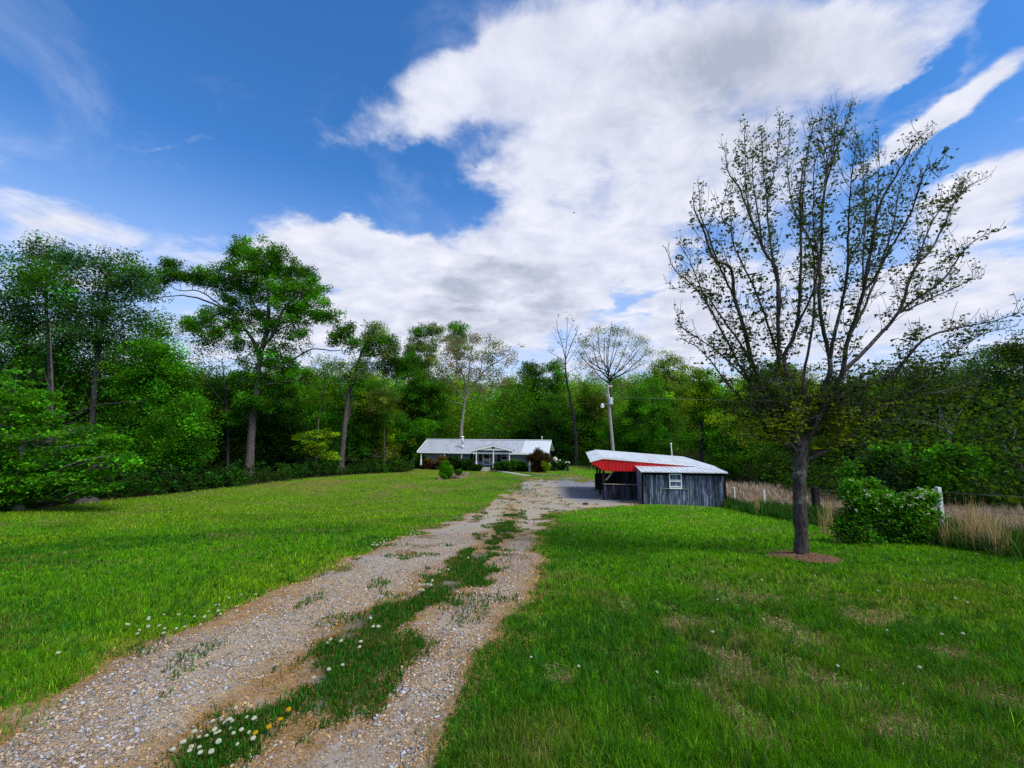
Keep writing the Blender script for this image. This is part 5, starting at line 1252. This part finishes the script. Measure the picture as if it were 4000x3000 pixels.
# ------------------------------------------------------------------ the maple on the lawn
def zm(*a): return [(2600 + .904 * (x if x < 590 else 590 + (x - 590) * .97), 300 + .904 * (1600 - (1600 - y) * .955)) for x, y in a]
def maple():
    r = np.random.default_rng(41); MY = float(MAPLE[1])
    root = thing('maple_tree', tuple(MAPLE), 'young maple with upright bare limbs and small new leaves on the right lawn', 'tree')
    T = Tubes(); LC, LK, LS = [], [], []
    tr = [MAPLE - [0, 0, .15], MAPLE + [0, 0, .06]] + [W(x, y, MY) for x, y in ((3130, 2080), (3126, 1960), (3122, 1860), (3128, 1790), (3138, 1720))]
    P = catmull(tr, 30); P[2:-1] += r.normal(0, .008, P[2:-1].shape)
    rad = np.interp(np.linspace(0, 1, 30), [0, .08, .16, .3, .6, .8, 1], [.195, .152, .126, .114, .114, .135, .085]) * (1 + .05 * r.normal(size=30))
    T.add(P, rad, 16)
    LM = [  # (pixel polyline, start radius, depth drift)
        ([(590, 1600), (470, 1440), (385, 1250), (340, 1080), (300, 930), (285, 800), (215, 740), (160, 610), (125, 520), (115, 470)], .085, -1.5),
        ([(560, 1560), (460, 1400), (490, 1200), (490, 1000), (480, 800), (420, 700), (370, 570), (330, 450), (270, 360), (255, 250)], .085, 1.0),
        ([(575, 1590), (545, 1480), (530, 1250), (520, 1170), (560, 1080), (580, 900), (585, 650), (590, 400), (620, 220)], .095, -.6),
        ([(490, 1000), (492, 900), (455, 700), (440, 500), (480, 300), (495, 95)], .055, 1.6),
        ([(590, 1580), (640, 1480), (700, 1300), (715, 1200), (672, 1000), (680, 700), (690, 450), (740, 250), (820, 30)], .10, .3),
        ([(715, 1200), (750, 1000), (790, 800), (800, 520), (830, 230)], .06, -1.6),
        ([(620, 1560), (700, 1400), (775, 1250), (800, 1100), (860, 900), (900, 700), (950, 480), (1050, 300), (1125, 180)], .09, -1.2),
        ([(775, 1260), (900, 1130), (1010, 1000), (1090, 800), (1180, 680), (1300, 450), (1430, 370)], .075, 1.2),
        ([(600, 1600), (690, 1430), (850, 1330), (1010, 1250), (1150, 1100), (1350, 1050), (1540, 1000)], .075, -1.5),
        ([(590, 1660), (660, 1630), (800, 1560), (900, 1450), (1060, 1360), (1250, 1190), (1400, 1080)], .07, 1.8),
        ([(585, 1680), (545, 1590), (480, 1560), (400, 1450), (290, 1330), (150, 1160), (70, 1110)], .06, -1.8),
        ([(560, 1540), (430, 1400), (330, 1250), (200, 1000), (120, 870), (30, 780), (0, 700)], .06, 1.6),
        ([(300, 930), (240, 800), (190, 650), (150, 540), (148, 440)], .04, -1.0),
        ([(570, 1580), (500, 1490), (400, 1350), (250, 1190), (80, 1060), (50, 1000)], .045, -.4),
        ([(900, 1450), (1060, 1370), (1250, 1340), (1390, 1280)], .035, 1.0),
        ([(850, 1480), (980, 1475), (1100, 1485), (1250, 1500)], .028, -1.4),
        ([(640, 1500), (600, 1300), (640, 1000), (640, 700), (560, 520), (530, 330), (538, 150)], .055, 2.0),
        ([(690, 450), (700, 330), (675, 200), (668, 110)], .028, -.3), ([(690, 400), (730, 250), (742, 80)], .028, .6),
        ([(860, 900), (950, 780), (1060, 560), (1130, 350), (1200, 380)], .04, -1.8), ([(800, 1100), (900, 900), (990, 640), (1020, 420), (1150, 200)], .045, .9),
        ([(900, 700), (920, 500), (930, 230)], .032, -.5), ([(860, 860), (870, 620), (862, 240)], .032, 1.4),
        ([(1090, 800), (1180, 560), (1250, 480), (1310, 400)], .03, 1.8), ([(1010, 1000), (1200, 850), (1320, 700), (1445, 620)], .04, -.6), ([(1010, 1000), (1220, 900), (1400, 820)], .035, .8),
        ([(370, 570), (345, 400), (340, 190)], .028, .6), ([(440, 500), (420, 330), (412, 165)], .028, 1.2), ([(420, 700), (385, 450), (378, 230)], .03, -.8), ([(585, 650), (600, 430), (640, 130)], .03, -1.4),
        ([(560, 1080), (620, 950), (660, 780), (640, 560), (645, 280)], .04, -1.9), ([(490, 1200), (430, 1000), (330, 760), (280, 600), (280, 480)], .04, -1.0), ([(280, 600), (240, 560), (258, 450)], .024, -.6),
        ([(200, 1000), (110, 780), (60, 680)], .028, 1.2), ([(385, 1250), (260, 1020), (160, 900), (20, 880)], .035, -.8), ([(790, 800), (870, 560), (840, 200)], .03, .4),
        ([(640, 1640), (720, 1590), (760, 1500), (820, 1480)], .025, -1.2), ([(545, 1620), (450, 1520), (330, 1500), (290, 1440)], .028, .8), ([(560, 1600), (430, 1560), (330, 1590)], .022, -1.6),
        ([(1060, 1360), (1180, 1300), (1330, 1120), (1500, 1060)], .03, .3)]
    def spray(P0, D, L, rr, low):
        n = 6; up = np.array([0, 0, 1.]); d = D / np.linalg.norm(D)
        pts = [P0]
        for k in range(n):
            d = d + .16 * up + r.normal(0, .10, 3); d /= np.linalg.norm(d); pts.append(pts[-1] + d * L / n)
        pts = np.array(pts); T.add(pts, np.maximum(.0035, rr * np.linspace(1, .3, n + 1)), 4 if rr > .008 else 3)
        return pts, d
    def leaf(p, n, s, low):
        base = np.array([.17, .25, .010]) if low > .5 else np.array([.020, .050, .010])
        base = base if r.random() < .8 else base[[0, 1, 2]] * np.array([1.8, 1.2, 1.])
        for _ in range(n):
            a = r.uniform(0, 6.28); o = p + np.array([math.cos(a), math.sin(a), r.uniform(-.5, .3)]) * s * .6
            for q in range(3):
                b_ = a + (q - 1) * .75
                LC.append(o + np.array([math.cos(b_), math.sin(b_), -.25]) * s * .28); LS.append(s * (.72 if q == 1 else .55)); LK.append(base * r.lognormal(0, .25))
    for k in range(26):      # low whippy branches round the fork
        x0 = r.uniform(560, 640); y0 = r.uniform(1430, 1640); sgn = r.choice([-1, 1]); ln = r.uniform(120, 330)
        LM.append(([(x0, y0), (x0 + sgn * ln * .5, y0 - r.uniform(20, 90)), (x0 + sgn * ln, y0 - r.uniform(30, 220))], .022, r.uniform(-2, 2)))
    for ip, (pl, r0, dd) in enumerate(LM):
        q = zm(*pl); m = len(q)
        pts = []
        for k, (x, y) in enumerate(q):
            hgt = np.clip((1747 - y) / 1300, 0, 1); st = np.clip((1747 - q[0][1]) / 1300, 0, 1)
            f = .25 + .75 * (k / (m - 1)); pts.append(W(x, y, MY + dd * f * (hgt ** .6 if st < .1 else .5 + .5 * hgt)))
        Q = catmull(pts, 5 * m); nQ = len(Q)
        Q[2:-2] += np.stack([np.convolve(r.normal(0, .03, nQ - 4), np.ones(5) / 5, 'same') for _ in range(3)], 1); r0 *= .57; rr = r0 * (np.linspace(1, .0, nQ) ** .85 * .92 + .08); rr = np.maximum(rr, .006)
        T.add(Q, rr, 8 if r0 > .03 else 6)
        seg = np.linalg.norm(np.diff(Q, axis=0), axis=1); tl = np.concatenate([[0], np.cumsum(seg)]); L = tl[-1]
        s = .20 * L if r0 > .031 else .10
        while s < L:
            i = min(np.searchsorted(tl, s), nQ - 1); p = Q[i]; t = Q[i] - Q[i-1]; t /= np.linalg.norm(t) + 1e-9
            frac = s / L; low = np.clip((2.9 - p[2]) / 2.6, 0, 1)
            side = np.cross(t, r.normal(size=3)); side /= np.linalg.norm(side)
            D = t * .75 + side * .7 + np.array([0, 0, .25])
            tw, d = spray(p, D, r.uniform(.25, .85) * (1.1 - .5 * frac) * (.5 if frac > .85 else 1), .0045 + .06 * rr[i], low)
            dens = (1.0 if frac < .65 else .38) * (1.15 if p[2] < 3.2 else .66)
            for v in tw[1:]:
                if r.random() < (.42 + .4 * (low > .5)) * dens: leaf(v + r.normal(0, .03, 3), r.integers(2, 7), r.uniform(.06, .11) * (1. if frac < .85 else .7), low)
            if r.random() < .55:
                tw2, _ = spray(tw[3], d + r.normal(0, .5, 3), r.uniform(.15, .4), .005, low)
                for v in tw2[2:]:
                    if r.random() < .7 * dens: leaf(v, r.integers(1, 4), r.uniform(.05, .095), low)
            s += r.uniform(.04, .11)
        for i in range(int(nQ * .6), nQ, 1):
            if r.random() < .75: leaf(Q[i] + r.normal(0, .02, 3), 2, r.uniform(.03, .06), 0)
    T.build('trunk', M['bark_maple'], root, MAPLE)
    leafmesh('crown', np.array(LC), np.array(LS), np.array(LK), M['leaf'], root, MAPLE, flat=.2, aspect=.6, r=r)
maple()

# stump at the foot of the left trees
p = G(330, 1962)
b = MB(); rs = np.random.default_rng(3); V = []; Fc = []
for k, (z, rr) in enumerate(((-.2, .75), (.05, .6), (.25, .45), (.5, .38))):
    for i in range(18):
        a = i * math.pi / 9; q = rr * (1 + .25 * math.sin(5 * a + 1) * (1 if k < 2 else .4) + rs.uniform(-.08, .08)); V.append((q * math.cos(a), q * math.sin(a), z + (rs.uniform(-.08, .1) if k == 3 else 0)))
for k in range(3):
    for i in range(18): Fc.append((18*k + i, 18*k + (i+1) % 18, 18*k + 18 + (i+1) % 18, 18*k + 18 + i))
V.append((0, 0, .42)); Fc += [(54 + i, 54 + (i+1) % 18, 72) for i in range(18)]
st = mkmesh('tree_stump', V, Fc, M['bark']); st.location = tuple(p); tag(st, 'ragged old tree stump on the lawn edge at left', 'stump')

# birds
def bird(px, py, Y, lab, a):
    p = W(px, py, Y); o = thing('bird', tuple(p), lab, 'bird', None, a)
    t = Tubes(); t.add([(-.14, 0, 0), (-.08, 0, .01), (0, 0, .02), (.09, 0, .01), (.16, 0, 0)], [.012, .035, .045, .03, .006], 8); t.build('body', M['black'], o)
    for s in (-1, 1):
        mkmesh('wing', [(.06, 0, .02), (-.05, 0, .02), (-.06, s*.17, .07), (.05, s*.17, .08), (-.05, s*.34, .03)], [(0, 1, 2, 3), (3, 2, 4)], M['black'], None, False, o)
bird(2242, 832, 55, 'small dark bird flying in front of the big white cloud', R(130))
bird(1857, 656, 70, 'tiny dark bird against the blue gap in the clouds', R(40))

# clover heads and dandelions
def flower_mesh(name, col, rr, sh, seed):
    r = np.random.default_rng(seed); V = []; Fc = []; K = []
    n = 46
    for k in range(n):
        z = 1 - 1.35 * (k + .5) / n; a = k * 2.399963; s = math.sqrt(max(0, 1 - z*z)); d = np.array([s*math.cos(a), s*math.sin(a), z * .8])
        c = d * rr * .72 + [0, 0, sh]; u = np.cross(d, [0, 0, 1.]); u /= np.linalg.norm(u) + 1e-6; w = np.cross(d, u)
        e = rr * .24; tip = d * rr * r.uniform(.95, 1.15) + [0, 0, sh]; b0 = len(V)
        V += [c + u*e, c + w*e, c - u*e, c - w*e, tip]; Fc += [(b0, b0+1, b0+4), (b0+1, b0+2, b0+4), (b0+2, b0+3, b0+4), (b0+3, b0, b0+4)]
        K += [np.array(col) * r.uniform(.75, 1.1) * (1 if z > -.05 else .7)] * 5
    b0 = len(V)
    for z in (0, sh):
        for i in range(5): V.append(np.array([.0022*math.cos(i*1.2566) + .004 * z / sh, .0022*math.sin(i*1.2566), z])); K.append(np.array([.05, .11, .02]))
    for i in range(5): Fc.append((b0 + i, b0 + (i+1) % 5, b0 + 5 + (i+1) % 5, b0 + 5 + i))
    me = bpy.data.meshes.new(name); me.from_pydata([tuple(map(float, v)) for v in V], [], Fc); me.update()
    a = me.attributes.new('tint', 'FLOAT_COLOR', 'POINT'); c = np.ones((len(V), 4), np.float32); c[:, :3] = np.clip(np.array(K), 0, .9); a.data.foreach_set('color', c.ravel())
    me.materials.append(M['leaf']); return me
clv = [flower_mesh('clover_flower', (.74, .76, .66), .0165, h, 10 + i) for i, h in enumerate((.075, .10, .065))]
dnd = flower_mesh('dandelion', (.80, .52, .01), .015, .07, 20)
def put(me, name, px, py, lab, cat, group, s=1.):
    p = G(px, py + 16); o = bpy.data.objects.new(name, me); COL.objects.link(o); o.location = tuple(p + [0, 0, .005]); o.scale = (s,) * 3
    o.rotation_euler = (rng.normal(0, .18), rng.normal(0, .18), rng.uniform(0, 6.28)); return tag(o, lab, cat, group)
def zf(x, y): return 600 + x * .5425, 2500 + y * .5423
near = [(115, 893), (185, 885), (255, 848), (250, 880), (318, 905), (340, 878), (400, 862), (435, 812), (465, 775), (375, 760), (420, 700), (445, 705), (470, 700), (493, 718), (513, 683), (480, 670), (545, 662), (572, 656), (585, 627), (672, 632), (730, 635), (680, 720), (568, 768), (618, 800), (712, 790), (675, 553), (645, 480), (487, 618), (572, 562), (635, 708), (330, 750), (280, 800)]
for i, (x, y) in enumerate(near): put(clv[i % 3], 'clover_flower', *zf(x, y), 'white clover flower in the thick patch at the bottom of the green strip', 'flower', 'clover flowers in the nearest strip patch', rng.uniform(.6, .95))
for i, (x, y) in enumerate([(1168, 315), (1250, 303), (1355, 228), (1360, 60), (1300, 58), (1485, 55), (1245, 62), (1488, 120)]): put(clv[i % 3], 'clover_flower', *zf(x, y), 'white clover flower scattered midway along the green centre strip', 'flower', 'clover flowers along the centre strip', rng.uniform(.85, 1.15))
for i, (x, y, l) in enumerate([(752, 754, 'yellow dandelion lowest of the four by the clover patch'), (827, 727, 'yellow dandelion second from the bottom by the clover patch'), (902, 668, 'yellow dandelion third from the bottom by the clover patch'), (970, 567, 'yellow dandelion highest of the four by the clover patch')]): put(dnd, 'dandelion', *zf(x, y), l, 'dandelion', 'yellow dandelions beside the clover')
def zl(x, y): return x * .6329, 2200 + y * .6329
for i, (x, y) in enumerate([(770, 390), (765, 424), (915, 365), (935, 355), (1008, 335), (990, 408), (1010, 430), (913, 428), (855, 425), (850, 450), (1097, 343), (1135, 400), (1080, 432), (1195, 370), (1258, 336), (1243, 390), (1270, 372), (1292, 300), (1350, 267), (1335, 290), (1350, 310), (1362, 338), (1455, 290), (1470, 300), (1420, 232), (1500, 203), (1570, 206), (1690, 200), (1010, 485), (345, 592)]): put(clv[i % 3], 'clover_flower', *zl(x, y), 'white clover flower on the lawn along the left side of the driveway', 'flower', 'clover flowers left of the driveway', rng.uniform(.65, 1.0))
def zd(x, y): return 1400 + x * .452, 1850 + y * .452
for i in range(46):
    x = rng.uniform(90, 560); y = 640 - (x - 90) * .32 + rng.normal(0, 22); put(clv[i % 3], 'clover_flower', *zd(x, y), 'white clover flower in the drift beside the middle of the driveway', 'flower', 'clover flowers beside the mid driveway', rng.uniform(.8, 1.3))
for i in range(16):
    x = rng.uniform(700, 1000); y = 410 - (x - 700) * .28 + rng.normal(0, 18); put(clv[i % 3], 'clover_flower', *zd(x, y), 'small white clover flower beside the upper driveway', 'flower', 'clover flowers beside the upper driveway', rng.uniform(1.1, 1.6))
for i, (x, y) in enumerate([(440, 1030), (470, 1020), (460, 1040), (520, 985), (515, 1020), (535, 1035), (560, 995), (575, 1000), (600, 985), (620, 1000), (635, 985), (625, 970), (545, 1045), (800, 870), (690, 860), (945, 745), (80, 1325), (140, 1360), (160, 1390), (1275, 465), (1090, 420)]): put(clv[i % 3], 'clover_flower', *zd(x, y), 'white clover flower among the dark weeds between the wheel tracks', 'flower', 'clover flowers between the wheel tracks', rng.uniform(.95, 1.25))
for i in range(22):
    px, py = rng.uniform(1950, 3900), rng.uniform(2030, 2700); g = G(px, py)
    if g[0] > XF(g[1]) - .8 or drive_sd(g[:1], g[1:2])[0] > -.2: continue
    put(clv[i % 3], 'clover_flower', px, py, 'single white clover flower dotted over the right hand lawn', 'flower', 'clover flowers on the right lawn', rng.uniform(.7, 1.0))
# ------------------------------------------------------------------ sky, sun, camera
SUN_AZ, SUN_EL = R(126), R(52)
def build_world():
    w = bpy.data.worlds.new('World'); S.world = w; w.use_nodes = True
    nt = w.node_tree; nt.nodes.clear()
    out = nt.nodes.new('ShaderNodeOutputWorld'); bg = nt.nodes.new('ShaderNodeBackground')
    sky = nt.nodes.new('ShaderNodeTexSky'); sky.sky_type = 'NISHITA'; sky.sun_disc = False
    sky.sun_elevation = SUN_EL; sky.sun_rotation = SUN_AZ; sky.air_density = 1.0; sky.dust_density = .35; sky.ozone_density = 2.2
    L = nt.links.new
    tc = nt.nodes.new('ShaderNodeTexCoord'); sx = N(nt, 'SeparateXYZ'); L(tc.outputs['Generated'], sx.inputs[0])
    def mth(op, a, b=None, clamp=False):
        n = nt.nodes.new('ShaderNodeMath'); n.operation = op; n.use_clamp = clamp
        for i, v in enumerate((a, b)):
            if v is None: continue
            if hasattr(v, 'links'): L(v, n.inputs[i])
            else: n.inputs[i].default_value = v
        return n.outputs[0]
    yy = mth('MAXIMUM', sx.outputs[1], .06)
    cu = nt.nodes.new('ShaderNodeCombineXYZ'); L(mth('DIVIDE', sx.outputs[0], yy), cu.inputs[0]); L(mth('DIVIDE', sx.outputs[2], yy), cu.inputs[1])
    zz = mth('MAXIMUM', mth('ADD', sx.outputs[2], .16), .03)
    cp = nt.nodes.new('ShaderNodeCombineXYZ'); L(mth('DIVIDE', sx.outputs[0], zz), cp.inputs[0]); L(mth('DIVIDE', sx.outputs[1], zz), cp.inputs[1])
    wn = nt.nodes.new('ShaderNodeTexNoise'); wn.inputs['Scale'].default_value = 2.1; wn.inputs['Detail'].default_value = 7; wn.inputs['Roughness'].default_value = .6; L(cp.outputs[0], wn.inputs['Vector'])
    ws = nt.nodes.new('ShaderNodeVectorMath'); ws.operation = 'SUBTRACT'; L(wn.outputs['Color'], ws.inputs[0]); ws.inputs[1].default_value = (.5, .5, .5)
    wm = nt.nodes.new('ShaderNodeVectorMath'); wm.operation = 'MULTIPLY_ADD'; L(ws.outputs[0], wm.inputs[0]); wm.inputs[1].default_value = (.42, .30, 0); L(cu.outputs[0], wm.inputs[2])
    def blobs(lst):
        tot = None
        for cx, cy, rx, ry, rot, wt in lst:
            d = ray(cx, cy); mp = nt.nodes.new('ShaderNodeMapping'); mp.vector_type = 'TEXTURE'
            mp.inputs['Location'].default_value = (d[0]/d[1], d[2]/d[1], 0)
            mp.inputs['Rotation'].default_value = (0, 0, R(-rot)); mp.inputs['Scale'].default_value = (rx/F, ry/F, 1)
            L(wm.outputs[0], mp.inputs['Vector'])
            ln = nt.nodes.new('ShaderNodeVectorMath'); ln.operation = 'LENGTH'; L(mp.outputs[0], ln.inputs[0])
            mr = nt.nodes.new('ShaderNodeMapRange'); mr.interpolation_type = 'SMOOTHSTEP'
            L(ln.outputs['Value'], mr.inputs[0]); mr.inputs[1].default_value = 1.35; mr.inputs[2].default_value = .35
            mr.inputs[3].default_value = 0; mr.inputs[4].default_value = wt
            tot = mr.outputs[0] if tot is None else mth('ADD', tot, mr.outputs[0])
        return tot
    cov = blobs([(2620, 230, 900, 430, 0, .9), (3480, 110, 600, 250, -14, .8), (1800, 350, 520, 230, -22, .85), (2280, 800, 480, 480, 0, .9),
                 (1280, 930, 400, 140, 12, .8), (1780, 1120, 560, 300, 0, .8), (2480, 1010, 330, 200, 0, .6), (2950, 1180, 430, 220, -20, .6), (2900, 650, 380, 300, 0, .55),
                 (3690, 440, 560, 85, -31, .95), (3850, 800, 480, 140, -22, .95), (3700, 1150, 560, 170, -10, .8),
                 (120, 820, 360, 150, 10, .40), (560, 1000, 800, 150, 4, .42), (720, 545, 150, 26, -18, .34), (400, 420, 260, 70, 35, .12), (120, 200, 500, 300, 0, -.35), (1400, 1280, 700, 160, 0, .5), (2000, 1420, 3200, 260, 0, .42), (2000, 1120, 3600, 260, 0, .12),
                 (2560, 1090, 330, 62, -27, -.75), (4060, 60, 170, 150, 0, -.9), (1500, 720, 300, 150, 10, -.55), (1850, 140, 90, 90, 0, -.35),
                 (3640, 620, 330, 90, -28, -.7), (3480, 980, 330, 75, -25, -.5), (3650, 250, 260, 50, -35, -.6), (2370, 880, 110, 60, 20, -.3), (1230, 1100, 170, 60, 30, -.3)])
    back = mth('MULTIPLY', mth('LESS_THAN', sx.outputs[1], .1), .5)
    cov = mth('ADD', cov, back)
    n1 = noise(nt, 1.7, 10, .6, cp.outputs[0], .5); n2 = noise(nt, 5.5, 8, .62, cp.outputs[0], .3)
    dn = mth('ADD', cov, mth('MULTIPLY', mth('SUBTRACT', n1, .5), 1.9))
    dn = mth('ADD', dn, mth('MULTIPLY', mth('SUBTRACT', n2, .5), .95))
    al = nt.nodes.new('ShaderNodeMapRange'); al.interpolation_type = 'SMOOTHSTEP'; L(dn, al.inputs[0])
    al.inputs[1].default_value = .12; al.inputs[2].default_value = .85
    alpha = al.outputs[0]
    grey = blobs([(2720, 240, 420, 180, -35, .6), (3080, 280, 650, 280, -10, .5), (2400, 150, 500, 200, 0, .22), (1930, 1150, 330, 80, -6, .9), (1900, 1050, 120, 50, 0, .7), (2000, 1250, 380, 80, 0, .5), (2350, 420, 300, 250, 0, .16), (3000, 1250, 400, 120, 0, .3)])
    n3 = noise(nt, 2.6, 9, .62, cp.outputs[0], .6)
    gg = mth('MULTIPLY', mth('ADD', grey, .24), mth('MULTIPLY', mth('SUBTRACT', n3, .3), 3.0), True)
    thick = nt.nodes.new('ShaderNodeMapRange'); L(n2, thick.inputs[0]); thick.inputs[1].default_value = .2; thick.inputs[2].default_value = .8
    white = mix(nt, thick.outputs[0], (.52, .57, .74, 1), (.94, .94, 1.0, 1))
    cc = mix(nt, mth('MULTIPLY', gg, .92), white, (.36, .405, .52, 1))
    # deepen the clear sky toward the photographed blue
    skyc = mix(nt, 1., sky.outputs[0], (SKYT[0], SKYT[1], SKYT[2], 1), 'MULTIPLY')
    cfix = mix(nt, 1., cc, (CLD, CLD, CLD, 1), 'MULTIPLY')
    hzf = nt.nodes.new('ShaderNodeMapRange'); hzf.interpolation_type = 'SMOOTHSTEP'; L(sx.outputs[2], hzf.inputs[0])
    hzf.inputs[1].default_value = .52; hzf.inputs[2].default_value = .06; hzf.inputs[3].default_value = 0; hzf.inputs[4].default_value = .85
    skyc = mix(nt, hzf.outputs[0], skyc, (4.3, 5.2, 7.2, 1))
    n4 = noise(nt, 1.3, 9, .62, cp.outputs[0], 1.2)
    vl = nt.nodes.new('ShaderNodeMapRange'); vl.interpolation_type = 'SMOOTHSTEP'; L(n4, vl.inputs[0]); vl.inputs[1].default_value = .5; vl.inputs[2].default_value = .8; vl.inputs[4].default_value = .34
    skyc = mix(nt, vl.outputs[0], skyc, (6.0, 6.4, 7.6, 1))
    col = mix(nt, alpha, skyc, cfix)
    L(col, bg.inputs[0]); bg.inputs[1].default_value = .1
    L(bg.outputs[0], out.inputs[0])
    w.cycles.sampling_method = 'MANUAL'; w.cycles.sample_map_resolution = 512
SKYT = (.40, .92, 1.42)
CLD = 8.0
build_world()

sl = bpy.data.lights.new('sun', 'SUN'); sl.energy = 3.0; sl.angle = R(20); sl.color = (1, .95, .86)
so = bpy.data.objects.new('sun', sl); COL.objects.link(so)
sv = Vector((math.sin(SUN_AZ) * math.cos(SUN_EL), math.cos(SUN_AZ) * math.cos(SUN_EL), math.sin(SUN_EL)))
so.rotation_euler = sv.to_track_quat('Z', 'Y').to_euler(); so.location = sv * 60

cd = bpy.data.cameras.new('camera'); cam = bpy.data.objects.new('camera', cd); COL.objects.link(cam)
cd.sensor_width = 36; cd.lens = 36 * F / 4000; cd.clip_end = 3000; cd.clip_start = .05
cam.location = (0, 0, CAMZ); cam.rotation_euler = (math.pi / 2 + PITCH, 0, 0)
S.camera = cam
EXPO = .5
S.view_settings.view_transform = 'Standard'; S.view_settings.look = 'None'; S.view_settings.exposure = EXPO; S.view_settings.gamma = 1
S.render.engine = 'CYCLES'
S.cycles.max_bounces = 5; S.cycles.diffuse_bounces = 3; S.cycles.transmission_bounces = 3; S.cycles.transparent_max_bounces = 4; S.cycles.glossy_bounces = 2
S.cycles.use_denoising = False
S.cycles.caustics_reflective = False; S.cycles.caustics_refractive = False
